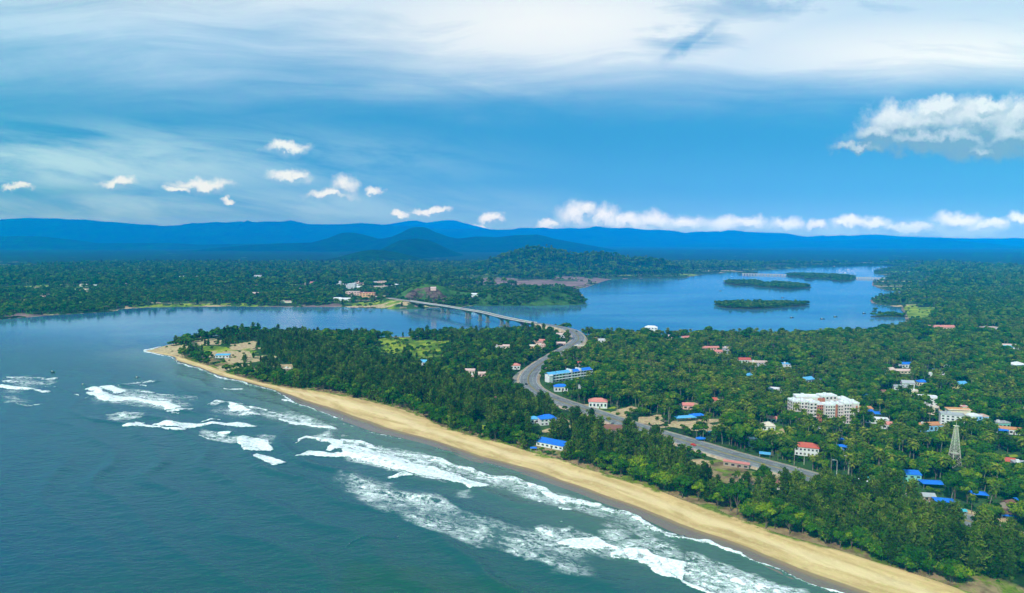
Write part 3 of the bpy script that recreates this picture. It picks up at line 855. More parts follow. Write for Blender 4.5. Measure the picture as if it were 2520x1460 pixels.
def build_ground():
    rows = np.concatenate([np.linspace(2600, 1500, 30)[:-1], np.linspace(1500, 720, 420)[:-1], np.linspace(720, 625, 110)[:-1], 592 + 33 * np.geomspace(1, 0.165, 40)])
    dep = H_CAM * F / (rows - 592)
    u = np.linspace(-1.15, 1.15, 720)
    Y = np.repeat(dep[:, None], len(u), 1)
    X = u[None, :] * Y
    d = np.full(X.shape, 500.0)
    nr = Y < 6500
    d[nr] = shore_d(X[nr], Y[nr])
    h = land_h(d)
    inb = np.zeros(X.shape, bool)
    nb = Y < 1300
    inb[nb] = in_poly(X[nb], Y[nb], BEACHP)
    vd = np.zeros(X.shape)
    vd[nb] = line_dist(X[nb], Y[nb], VL)
    h = np.where(inb, h - np.clip(vd * 0.3, 0.0, 3), h)
    h += np.where((d > 40) & (Y < 9000), (fbm(X / 40, Y / 40, 3, 1.0) - 0.5) * 0.8, 0)
    h += sstep(2500, 9000, Y) * (fbm(X / 900, Y / 900, 4, 3.0)) * 30 * (d > 30)
    wpt = np.vstack([ROAD3[:I_WEST + 1]])
    sel = np.nonzero((np.abs(X + 270) < 190) & (np.abs(Y - 1590) < 190))
    dd = np.sqrt((X[sel][:, None] - wpt[None, :, 0]) ** 2 + (Y[sel][:, None] - wpt[None, :, 1]) ** 2)
    k_ = dd.argmin(1)
    dm = dd[np.arange(len(k_)), k_]
    h[sel] = np.maximum(h[sel], np.where(d[sel] > -4, wpt[k_, 2] - 0.7 - 0.30 * np.maximum(0, dm - 11), h[sel]))
    M = ground_maps(X, Y)
    M['verge'] = np.maximum(M['verge'], np.where(nb & ~inb & (d > 0), sstep(34, 8, vd), 0))
    # narrow sandy rim along the river side and the spit
    rim = np.where((d > 0) & (Y < 1250) & (X < -100), sstep(15, 7, d) * (vd > 3), 0)
    M['sandy'] = np.maximum(M['sandy'], np.where(Y < 1200, rim, 0))
    rim2 = np.where((d > 0) & (Y > 1250) & (Y < 3200), sstep(9, 4, d) * 0.75, 0)
    M['mud'] = np.maximum(M['mud'], rim2)
    far = sstep(2300, 4200, Y)
    V = np.stack([X, Y, h], -1).reshape(-1, 3)
    me = mesh_np('ground', V, grid_faces(len(dep), len(u)), mat_ground(), [(k, 'POINT', M[k]) for k in M] + [('far', 'POINT', far)], True)
    tag(link('ground', me), kind='structure')


build_ground()


def build_beach():
    n, mrow = 900, 40

    def resample(P, n, key):
        s = np.concatenate([[0], np.cumsum(np.linalg.norm(np.diff(P, axis=0), axis=1))])
        return np.stack([np.interp(np.linspace(0, s[-1], n), s, P[:, i]) for i in (0, 1)], -1)
    W0 = resample(WL, n, 0)
    # partner each waterline point with the nearest point of the vegetation line, kept in order
    Vr = resample(VL, 4000, 0)
    idx = np.array([np.argmin(((Vr - w) ** 2).sum(1)) for w in W0])
    idx = np.maximum.accumulate(idx)
    V1 = Vr[idx]
    ker = np.ones(9) / 9
    V1 = np.stack([np.convolve(np.pad(V1[:, i], 4, mode='edge'), ker, 'valid') for i in (0, 1)], -1)
    v = np.concatenate([np.linspace(-0.5, 0, 6)[:-1], np.linspace(0, 1.05, mrow)])
    X = W0[None, :, 0] + v[:, None] * (V1 - W0)[None, :, 0]
    Y = W0[None, :, 1] + v[:, None] * (V1 - W0)[None, :, 1]
    d = shore_d(X, Y)
    h = land_h(d) + 0.05 + (fbm(X / 9, Y / 9, 3, 6.0) - .5) * 0.35 * sstep(0.3, 0.5, v)[:, None] * sstep(1.02, 0.9, v)[:, None]
    h = np.where(v[:, None] > 1.0, h - (v[:, None] - 1) * 12, h)
    s = np.concatenate([[0], np.cumsum(np.linalg.norm(np.diff(W0, axis=0), axis=1))])
    me = mesh_np('beach', np.stack([X, Y, h], -1).reshape(-1, 3), grid_faces(len(v), n)[:, ::-1], mat_beach(),
                 [('across', 'POINT', np.repeat(v[:, None], n, 1)), ('wdist', 'POINT', np.maximum(d, -5)), ('along', 'POINT', np.repeat(s[None, :], len(v), 0))], True)
    tag(link('beach', me), kind='structure')


build_beach()

# ------------------------------------------------------------------ hills and mountains
HM_FAR = mat_hill('far_mountain_woods', (0.002, 0.026, 0.012, 1), (0.008, 0.050, 0.022, 1), scale=0.0015)
HM_MID = mat_hill('hill_woods', (0.000, 0.010, 0.007, 1), (0.003, 0.026, 0.014, 1), scale=0.006)
HM_NEAR = mat_hill('green_hill_woods', (0.001, 0.014, 0.006, 1), (0.008, 0.045, 0.014, 1), scale=0.02)
HM_HEAD = mat_hill('headland_cover', (0.012, 0.048, 0.012, 1), (0.070, 0.160, 0.030, 1), rock=True, scale=0.03)

f_, a_, b_ = ridge_fn([(900, 556), (957, 550), (1000, 542), (1020, 541.6), (1047, 547), (1077, 543), (1100, 540), (1124, 543), (1144, 549), (1180, 558), (1230, 570)], 22500, 2400, 11., 0.2)
hill_mesh('mountain', f_, a_ - 300, b_ + 300, 20000, 26000, 160, 60, HM_FAR)
f_, a_, b_ = ridge_fn([(-700, 556), (-500, 548), (-300, 552), (-150, 545)] + R1([(0, 146), (120, 138), (240, 132), (330, 136), (430, 135), (520, 142), (650, 145), (730, 155), (800, 160), (900, 166), (1000, 178), (1080, 180), (1160, 190), (1290, 185), (1380, 168), (1460, 170), (1560, 158), (1640, 165), (1700, 160), (1750, 155), (1790, 162), (1820, 150), (1860, 162), (1960, 158), (2080, 160), (2140, 150), (2180, 155), (2270, 178), (2400, 180)])
                     + R2([(0, 178), (140, 168), (350, 185), (480, 192), (600, 200), (700, 212), (800, 215), (950, 210), (1150, 218), (1260, 215), (1330, 203), (1420, 206), (1480, 200), (1560, 212), (1700, 205), (1770, 210), (1830, 205), (1870, 192), (1910, 197), (1950, 205), (2030, 208), (2100, 205), (2250, 222), (2320, 220), (2420, 228)])
                     + R3([(0, 245), (60, 235), (150, 236), (200, 232), (240, 236), (280, 225), (340, 226), (400, 236), (480, 240), (600, 244), (700, 245), (780, 258), (860, 270), (930, 270), (980, 262), (1060, 266), (1150, 260), (1200, 265), (1300, 258), (1400, 255), (1500, 262), (1560, 268), (1680, 272), (1800, 275), (1900, 278), (2000, 282), (2100, 284), (2200, 282), (2300, 284), (2400, 280), (2520, 290)])
                     + [(2600, 588), (2750, 582), (2900, 588), (3200, 590)], 18000, 3600, 21., 0.3)
hill_mesh('mountain', f_, a_, b_, 14300, 22500, 900, 90, HM_FAR)
f_, a_, b_ = ridge_fn([(1500, 612)] + R3([(0, 330), (250, 315), (500, 322), (760, 300), (1000, 306), (1300, 290), (1600, 293), (1850, 287), (1950, 300), (2100, 330), (2250, 375), (2420, 436)]) + [(2540, 650)], 14200, 2600, 31., 0.3)
hill_mesh('mountain', f_, a_, b_, 11500, 17500, 420, 70, HM_FAR)
f_, a_, b_ = ridge_fn([(-500, 590)] + R1([(-200, 270), (0, 265), (200, 268), (330, 280), (450, 305), (650, 320), (1000, 318), (1200, 318), (1400, 330), (1700, 325), (2000, 320), (2300, 315), (2500, 330)]) + [(900, 606), (1000, 612)], 11500, 2100, 41., 0.25)
hill_mesh('mountain', f_, a_, b_, 9300, 14500, 360, 60, HM_FAR)
f_, a_, b_ = ridge_fn([(520, 612), (600, 604), (680, 600), (760, 597), (800, 586), (830, 574), (845, 572), (862, 572), (890, 577), (925, 587), (940, 587), (960, 583), (984, 572), (1003, 563), (1020, 558.5), (1040, 558), (1055, 563), (1074, 572), (1100, 581), (1124, 587), (1150, 585), (1174, 582), (1224, 584), (1267, 579), (1300, 578), (1320, 577), (1340, 581), (1360, 587), (1395, 594), (1424, 599), (1507, 614), (1570, 624), (1641, 634)], 9200, 1500, 51., 0.35)
hill_mesh('mountain', f_, a_, b_, 7600, 11600, 460, 90, HM_MID)
f_, a_, b_ = ridge_fn([(900, 634), (950, 609), (987, 591), (1005, 588), (1027, 587), (1054, 591), (1075, 599), (1094, 609), (1118, 620), (1141, 629), (1180, 641)], 6300, 900, 61., 0.35)
hill_mesh('hill', f_, a_, b_, 5350, 7800, 200, 80, HM_MID)
f_, a_, b_ = ridge_fn([(740, 655), (787, 649), (817, 636), (840, 633), (870, 624), (900, 617), (924, 614), (955, 616), (985, 621), (1040, 635), (1100, 646), (1140, 655)], 4700, 650, 71., 0.35)
hill_mesh('hill', f_, a_, b_, 4000, 5800, 240, 80, HM_NEAR)
FN_L4, a_, b_ = ridge_fn([(1150, 660), (1200, 649), (1240, 632), (1280, 621), (1300, 616), (1320, 614), (1347, 615), (1387, 624), (1427, 632), (1457, 631), (1475, 627), (1491, 626.6), (1518, 632), (1551, 643), (1570, 642), (1591, 640), (1624, 645), (1651, 656), (1690, 668), (1740, 676)], 3350, 560, 81., 0.42, gscale=210)
hill_mesh('hill', FN_L4, a_, b_, 2770, 4200, 340, 130, HM_NEAR)
HEADP = [(940, 748), (962, 738), (975, 729), (999, 714), (1012, 706), (1025, 701), (1053, 698.5), (1079, 702), (1100, 709), (1120, 716), (1140, 719), (1180, 720), (1225, 717), (1272, 714), (1303, 711), (1335, 713), (1356, 717), (1387, 722), (1420, 731), (1437, 739)]
FN_L5, a_, b_ = ridge_fn(HEADP, 1665, 130, 91., 0.30, gscale=60, front=1.5, tback=190)
L5_RANGE = (a_, b_)
ROCKP = np.array([(986, 738), (997, 724), (1012, 713), (1030, 706), (1060, 704), (1080, 709), (1092, 722), (1110, 737), (1132, 752), (1100, 760), (1060, 756), (1020, 748)], float)


def rock_attr(X, Y, Z):
    px, py = proj(X, Y, Z)
    rk = np.where(in_poly(px, py, ROCKP), sstep(0, 5, line_dist(px, py, ROCKP, True)), 0) * (Y < 1690)
    rk *= np.where(((px - 1036) / 14) ** 2 + ((py - 728) / 20) ** 2 < 1, 0.55, 1.0)
    return [('rock', 'POINT', rk)]


hill_mesh('headland', FN_L5, a_, b_, 1535, 1860, 330, 130, HM_HEAD, rock_attr)


def build_isles():
    mi = mat_hill('mangrove_bank', (0.030, 0.030, 0.018, 1), (0.06, 0.075, 0.03, 1), scale=0.05)
    for lab, P in ISLES.items():
        c = P.mean(0)
        rings = [(1.06, -1.0), (1.0, 0.0), (0.93, 0.9), (0.6, 1.6), (0.15, 2.0)]
        Q = catmull(np.vstack([P, P[:1]]), 12.0)[:-1]
        nq = len(Q)
        V = []
        for s, zz in rings:
            pts = c + (Q - c) * s
            V.append(np.column_stack([pts, np.full(nq, zz)]))
        V.append(np.array([[c[0], c[1], 2.0]]))
        V = np.vstack(V)
        Fc = []
        for r in range(len(rings) - 1):
            for i in range(nq):
                j = (i + 1) % nq
                Fc.append((r * nq + i, r * nq + j, (r + 1) * nq + j, (r + 1) * nq + i))
        k = (len(rings) - 1) * nq
        me = bpy.data.meshes.new('island')
        me.from_pydata(V.tolist(), [], Fc + [(k + i, k + (i + 1) % nq, len(V) - 1) for i in range(nq)])
        me.materials.append(mi)
        tag(link('island', me), kind='structure')


build_isles()
# ------------------------------------------------------------------ trees
def mat_leaf(name, dark, mid, light, rough=0.65):
    m, N, b, t = new_mat(name, rough, 0.03)
    oi = t.nodes.new('ShaderNodeObjectInfo')
    tone = N.attr('tone')
    r = oi.outputs['Random']
    p = pos(t)
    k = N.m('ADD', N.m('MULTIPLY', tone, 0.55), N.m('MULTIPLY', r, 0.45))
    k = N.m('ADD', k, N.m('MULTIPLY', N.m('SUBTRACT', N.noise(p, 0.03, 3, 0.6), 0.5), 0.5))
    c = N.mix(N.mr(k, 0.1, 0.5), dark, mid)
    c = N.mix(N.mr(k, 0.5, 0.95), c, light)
    t.links.new(c, b.inputs['Base Color'])
    return m


def mat_plain(name, c1, c2=None, rough=0.8, spec=0.3, scale=1.0, metallic=0.0):
    m, N, b, t = new_mat(name, rough, spec)
    b.inputs['Metallic'].default_value = metallic
    if c2 is None:
        c2 = tuple(x * 0.8 for x in c1)
    c = N.mix(N.mr(N.noise(pos(t), scale, 5, 0.65), 0.35, 0.65), (*c1, 1), (*c2, 1))
    t.links.new(c, b.inputs['Base Color'])
    return m


M_CAS = mat_leaf('casuarina_needles', (0.009, 0.025, 0.003, 1), (0.036, 0.072, 0.006, 1), (0.135, 0.175, 0.020, 1))
M_BRD = mat_leaf('broad_leaves', (0.006, 0.034, 0.002, 1), (0.026, 0.085, 0.003, 1), (0.150, 0.205, 0.006, 1))
M_PLM = mat_leaf('palm_leaves', (0.018, 0.045, 0.003, 1), (0.070, 0.110, 0.006, 1), (0.235, 0.235, 0.025, 1), 0.5)
M_BARK = mat_plain('bark', (0.13, 0.10, 0.075), (0.06, 0.045, 0.035))
M_PBARK = mat_plain('palm_bark', (0.26, 0.22, 0.17), (0.13, 0.11, 0.085))


def quads(c, n, w, h, up=None):
    """leaf cards: centres c, normals n, half sizes w and h; up = long direction"""
    m = len(c)
    if up is None:
        up = rng.normal(size=(m, 3))
    n = n / (np.linalg.norm(n, axis=1, keepdims=True) + 1e-9)
    s = np.cross(up, n)
    s /= np.linalg.norm(s, axis=1, keepdims=True) + 1e-9
    q = np.cross(n, s)
    w, h = np.asarray(w).reshape(-1, 1), np.asarray(h).reshape(-1, 1)
    V = np.stack([c - s * w * .6 - q * h, c + s * w * .6 - q * h, c + s * w + q * h * .5, c - s * w * .4 + q * h], 1)
    return V.reshape(-1, 3)


ICO = None


def ico():
    global ICO
    if ICO is None:
        bm = bmesh.new()
        bmesh.ops.create_icosphere(bm, subdivisions=1, radius=1)
        bm.verts.index_update()
        ICO = (np.array([v.co[:] for v in bm.verts]), np.array([[v.index for v in f.verts] for f in bm.faces]))
        bm.free()
    return ICO


class Crown:
    def __init__(s):
        s.V, s.F, s.T, s.n = [], [], [], 0

    def cards(s, V, tone):
        k = len(V) // 4
        s.V.append(V)
        s.F += [tuple(s.n + 4 * i + j for j in range(4)) for i in range(k)]
        s.T.append(np.broadcast_to(tone, (k,)))
        s.n += len(V)

    def core(s, c, r, tone=0.0):
        v, f = ico()
        j = 1 + 0.18 * rng.normal(size=(len(v), 1))
        s.V.append(np.asarray(c) + v * j * np.asarray(r))
        s.F += [tuple(s.n + i for i in t) for t in f]
        s.T.append(np.full(len(f), tone))
        s.n += len(v)

    def tris_quads(s, V, F4, tone):
        s.V.append(V)
        s.F += [tuple(s.n + i for i in t) for t in F4]
        s.T.append(np.broadcast_to(tone, (len(F4),)))
        s.n += len(V)

    def build(s, name, mat):
        me = bpy.data.meshes.new(name)
        me.from_pydata(np.vstack(s.V).tolist(), [], s.F)
        a = me.attributes.new('tone', 'FLOAT', 'FACE')
        a.data.foreach_set('value', np.concatenate(s.T).astype(np.float32))
        me.materials.append(mat)
        return me


def trunk_mesh(name, pts, rad, mat, sides=6, limbs=()):
    V, Fq = [], []

    def tube(P, Rr):
        P = np.asarray(P, float)
        base = len(V)
        for i, p in enumerate(P):
            d = P[min(i + 1, len(P) - 1)] - P[max(i - 1, 0)]
            d /= np.linalg.norm(d) + 1e-9
            a = np.cross(d, [0.3, 1, 0.1])
            a /= np.linalg.norm(a)
            b = np.cross(d, a)
            for k in range(sides):
                t = 2 * math.pi * k / sides
                V.append(tuple(p + (a * math.cos(t) + b * math.sin(t)) * Rr[i]))
        for i in range(len(P) - 1):
            for k in range(sides):
                k2 = (k + 1) % sides
                Fq.append((base + i * sides + k, base + i * sides + k2, base + (i + 1) * sides + k2, base + (i + 1) * sides + k))
    tube(pts, rad)
    for P, Rr in limbs:
        tube(P, Rr)
    me = bpy.data.meshes.new(name)
    me.from_pydata(V, [], Fq)
    me.materials.append(mat)
    return me


def rand_dir(k, up=0.0):
    d = rng.normal(size=(k, 3))
    d[:, 2] += up
    return d / np.linalg.norm(d, axis=1, keepdims=True)


def casuarina(seed, Hh=16.0, wid=1.0):
    """feathery upright tree: plumes of drooping needle tufts up a straight stem"""
    C = Crown()
    limbs = []
    npl = 30
    for i in range(npl):
        t = 0.10 + 0.86 * (i + rng.random()) / npl
        L = wid * (3.7 * (1 - t ** 2.2) ** 0.8 * (0.55 + 0.45 * min(1, t * 3)) + 0.9) * rng.uniform(0.65, 1.25)
        az = i * 2.4 + rng.uniform(-.5, .5)
        el = R(rng.uniform(12, 50) + 34 * t)
        d = np.array([math.cos(az) * math.cos(el), math.sin(az) * math.cos(el), math.sin(el)])
        p0 = np.array([0, 0, t * Hh * 0.93])
        p1 = p0 + d * L
        if i % 4 == 0:
            limbs.append(([p0 * [1, 1, 1] - [0, 0, .4], (p0 + p1) / 2], [0.09, 0.03]))
        k = 34
        s = rng.random(k) ** 0.7
        c = p0 + d * L * s[:, None] + rng.normal(size=(k, 3)) * (0.55 * wid * (0.5 + 0.6 * np.sin(s * math.pi)))[:, None]
        up = d + rng.normal(size=(k, 3)) * 0.45
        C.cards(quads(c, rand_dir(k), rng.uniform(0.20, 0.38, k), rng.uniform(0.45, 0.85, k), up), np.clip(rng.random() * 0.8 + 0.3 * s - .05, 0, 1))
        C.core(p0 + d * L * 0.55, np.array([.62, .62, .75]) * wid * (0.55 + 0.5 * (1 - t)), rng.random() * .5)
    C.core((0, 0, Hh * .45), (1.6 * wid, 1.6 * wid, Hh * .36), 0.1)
    tr = trunk_mesh('trunk', [(0, 0, -.4), (0.1, 0, Hh * .3), (0, .1, Hh * .65), (0, 0, Hh * .95)], [.26, .20, .12, .03], M_BARK, 6, limbs)
    return C.build('crown', M_CAS), tr


def broadleaf(seed, Hh=11.0, rad=5.0, flat=0.55, lobes=13):
    """spreading tree: a crown of separate leafy clumps carried on forking limbs"""
    C = Crown()
    limbs = []
    zc = Hh * (1 - 0.34)
    for i in range(lobes):
        a = i * 2.399 + rng.uniform(-.4, .4)
        rr = rad * math.sqrt((i + .5) / lobes) * rng.uniform(.75, 1.0)
        z = zc + Hh * flat * 0.42 * (1 - (rr / rad) ** 2) + rng.uniform(-.7, .5)
        c0 = np.array([math.cos(a) * rr, math.sin(a) * rr, z])
        lr = rad * rng.uniform(.30, .46)
        k = 78
        d = rand_dir(k, 0.55)
        cc = c0 + d * np.array([lr, lr, lr * 0.68]) * rng.uniform(.82, 1.12, (k, 1))
        nn = d + rng.normal(size=(k, 3)) * .45
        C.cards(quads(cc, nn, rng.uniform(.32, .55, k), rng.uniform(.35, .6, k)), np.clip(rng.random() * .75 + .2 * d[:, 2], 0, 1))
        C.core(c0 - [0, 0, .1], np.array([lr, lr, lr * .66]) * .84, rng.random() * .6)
        if i % 2 == 0:
            limbs.append(([(0, 0, Hh * .30), c0 * [.5, .5, .8], c0], [.17, .12, .05]))
    tr = trunk_mesh('trunk', [(0, 0, -.4), (.08, .05, Hh * .2), (0, 0, Hh * .42)], [.38, .28, .2], M_BARK, 6, limbs)
    return C.build('crown', M_BRD), tr


def palm(seed, Hh=12.0):
    """coconut palm: leaning ringed stem and a head of arching feather leaves"""
    C = Crown()
    lean = rng.uniform(.4, 2.2)
    la = rng.uniform(0, 6.28)
    pts, rad = [], []
    for i in range(7):
        t = i / 6
        pts.append(np.array([math.cos(la) * lean * t ** 1.8, math.sin(la) * lean * t ** 1.8, Hh * t]) - [0, 0, .4 * (i == 0)])
        rad.append(.24 - .11 * t)
    top = pts[-1]
    nf = 20
    for i in range(nf):
        az = i * 2.399 + rng.uniform(-.2, .2)
        e0 = R(82 - 100 * (i / nf) + rng.uniform(-8, 8))
        L = rng.uniform(3.3, 4.3)
        seg = 6
        p = top.copy()
        el = e0
        prev = None
        V, F4 = [], []
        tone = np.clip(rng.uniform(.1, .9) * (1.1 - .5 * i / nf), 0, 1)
        side = np.array([-math.sin(az), math.cos(az), 0])
        for s in range(seg + 1):
            t = s / seg
            d = np.array([math.cos(az) * math.cos(el), math.sin(az) * math.cos(el), math.sin(el)])
            upv = np.cross(d, side) * -1
            w = (0.95 * math.sin(min(1, t * 1.15 + .12) * math.pi * .92) + .06) * (1 if s % 2 == 0 else .86)
            droop = np.array([0, 0, -.42 * w])
            V += [p - side * w + droop - d * .22 * w, p + upv * 0.02, p + side * w + droop - d * .22 * w]
            p = p + d * (L / seg)
            el -= R(17 + 6 * t)
        for s in range(seg):
            b = s * 3
            F4 += [(b, b + 1, b + 4, b + 3), (b + 1, b + 2, b + 5, b + 4)]
        C.tris_quads(np.array(V), F4, tone)
        # loose leaflets give the ragged edge
        k = 10
        s_ = rng.integers(1, seg + 1, k)
        Vv = np.array(V).reshape(-1, 3, 3)
        sgn = rng.integers(0, 2, k) * 2
        cc = Vv[s_, sgn]
        dd = cc - Vv[s_, 1] + [0, 0, -.25]
        C.cards(quads(cc, rand_dir(k, .8), np.full(k, .10), np.full(k, .42), dd), tone)
    C.core(top, (.4, .4, .4), .2)
    tr = trunk_mesh('trunk', pts, rad, M_PBARK, 6)
    return C.build('crown', M_PLM), tr


def shrub(seed):
    C = Crown()
    for i in range(5):
        c0 = np.array([rng.uniform(-1, 1), rng.uniform(-1, 1), rng.uniform(.6, 1.3)])
        k = 40
        d = rand_dir(k, .6)
        C.cards(quads(c0 + d * rng.uniform(.6, 1.0, (k, 1)), d + rng.normal(size=(k, 3)) * .4, rng.uniform(.2, .35, k), rng.uniform(.25, .4, k)), rng.random())
        C.core(c0, (.7, .7, .65), rng.random() * .6)
    tr = trunk_mesh('stem', [(0, 0, -.3), (0.05, 0, .9)], [.10, .05], M_BARK, 5)
    return C.build('foliage', M_BRD), tr


VAR = {
    'casuarina_tree': [casuarina(1, 17, 1.15), casuarina(2, 15, 1.0), casuarina(3, 17.5, 1.3), casuarina(4, 13, 1.2), casuarina(5, 15, 1.4)],
    'broadleaf_tree': [broadleaf(1, 11, 5), broadleaf(2, 12, 5.6, .6, 15), broadleaf(3, 9, 4.2, .7, 11), broadleaf(4, 10, 7.0, .38, 18), broadleaf(5, 12.5, 4.6, .9, 13)],
    'coconut_palm': [palm(1, 12), palm(2, 14), palm(3, 10), palm(4, 13), palm(5, 11.5)],
    'shrub': [shrub(1), shrub(2), shrub(3)],
}
# nominal height and half width, used only to rank trees by their size in view
SIZE = {'casuarina_tree': 16, 'broadleaf_tree': 11, 'coconut_palm': 13, 'shrub': 2.2}

# ------------------------------------------------------------------ where things grow (map outlines, ground level 3 m)
P_CAS = np.array([(431, 863), (470, 850), (520, 843), (560, 836), (640, 827), (720, 828), (760, 834), (790, 850), (830, 868), (900, 895), (980, 912), (1080, 935), (1150, 950), (1220, 965), (1262, 985), (1330, 1000),
                  (1372, 1003), (1430, 1034), (1462, 1058), (1500, 1085), (1590, 1080), (1680, 1112), (1770, 1165), (1880, 1200), (1950, 1240), (2010, 1226), (2060, 1214), (2110, 1224), (2200, 1254), (2300, 1290), (2380, 1318), (2500, 1358), (2700, 1420), (2900, 1490),
                  (2700, 1545), (2500, 1468), (2420, 1450), (2330, 1425), (2230, 1388), (2130, 1350), (2050, 1325), (1990, 1305), (1935, 1285), (1880, 1262), (1835, 1234), (1750, 1212), (1690, 1202), (1620, 1180), (1560, 1163), (1490, 1142), (1420, 1124), (1370, 1108),
                  (1330, 1090), (1280, 1078), (1220, 1066), (1160, 1050), (1100, 1034), (1050, 1018), (1000, 1003), (940, 985), (890, 973), (840, 960), (780, 946), (720, 930), (660, 925), (600, 913), (550, 903), (510, 890), (470, 876)], float)
P_DENSE = np.array([(1940, 1250), (2010, 1224), (2060, 1207), (2110, 1214), (2200, 1242), (2300, 1276), (2380, 1304), (2500, 1346), (2700, 1412), (2900, 1490), (2700, 1545), (2500, 1468), (2420, 1448), (2330, 1420), (2230, 1384), (2130, 1346), (2050, 1320), (1990, 1298)], float)
P_GARDEN = np.array([(1610, 1092), (1680, 1112), (1800, 1150), (1950, 1190), (1965, 1225), (1920, 1252), (1850, 1242), (1790, 1222), (1740, 1200), (1700, 1165), (1640, 1130)], float)


def road_dist(x, y):
    return line_dist(x, y, ROADL)


KEEP, FRONT = [], []     # (x, y, radius): kept clear for buildings; filled by the building list


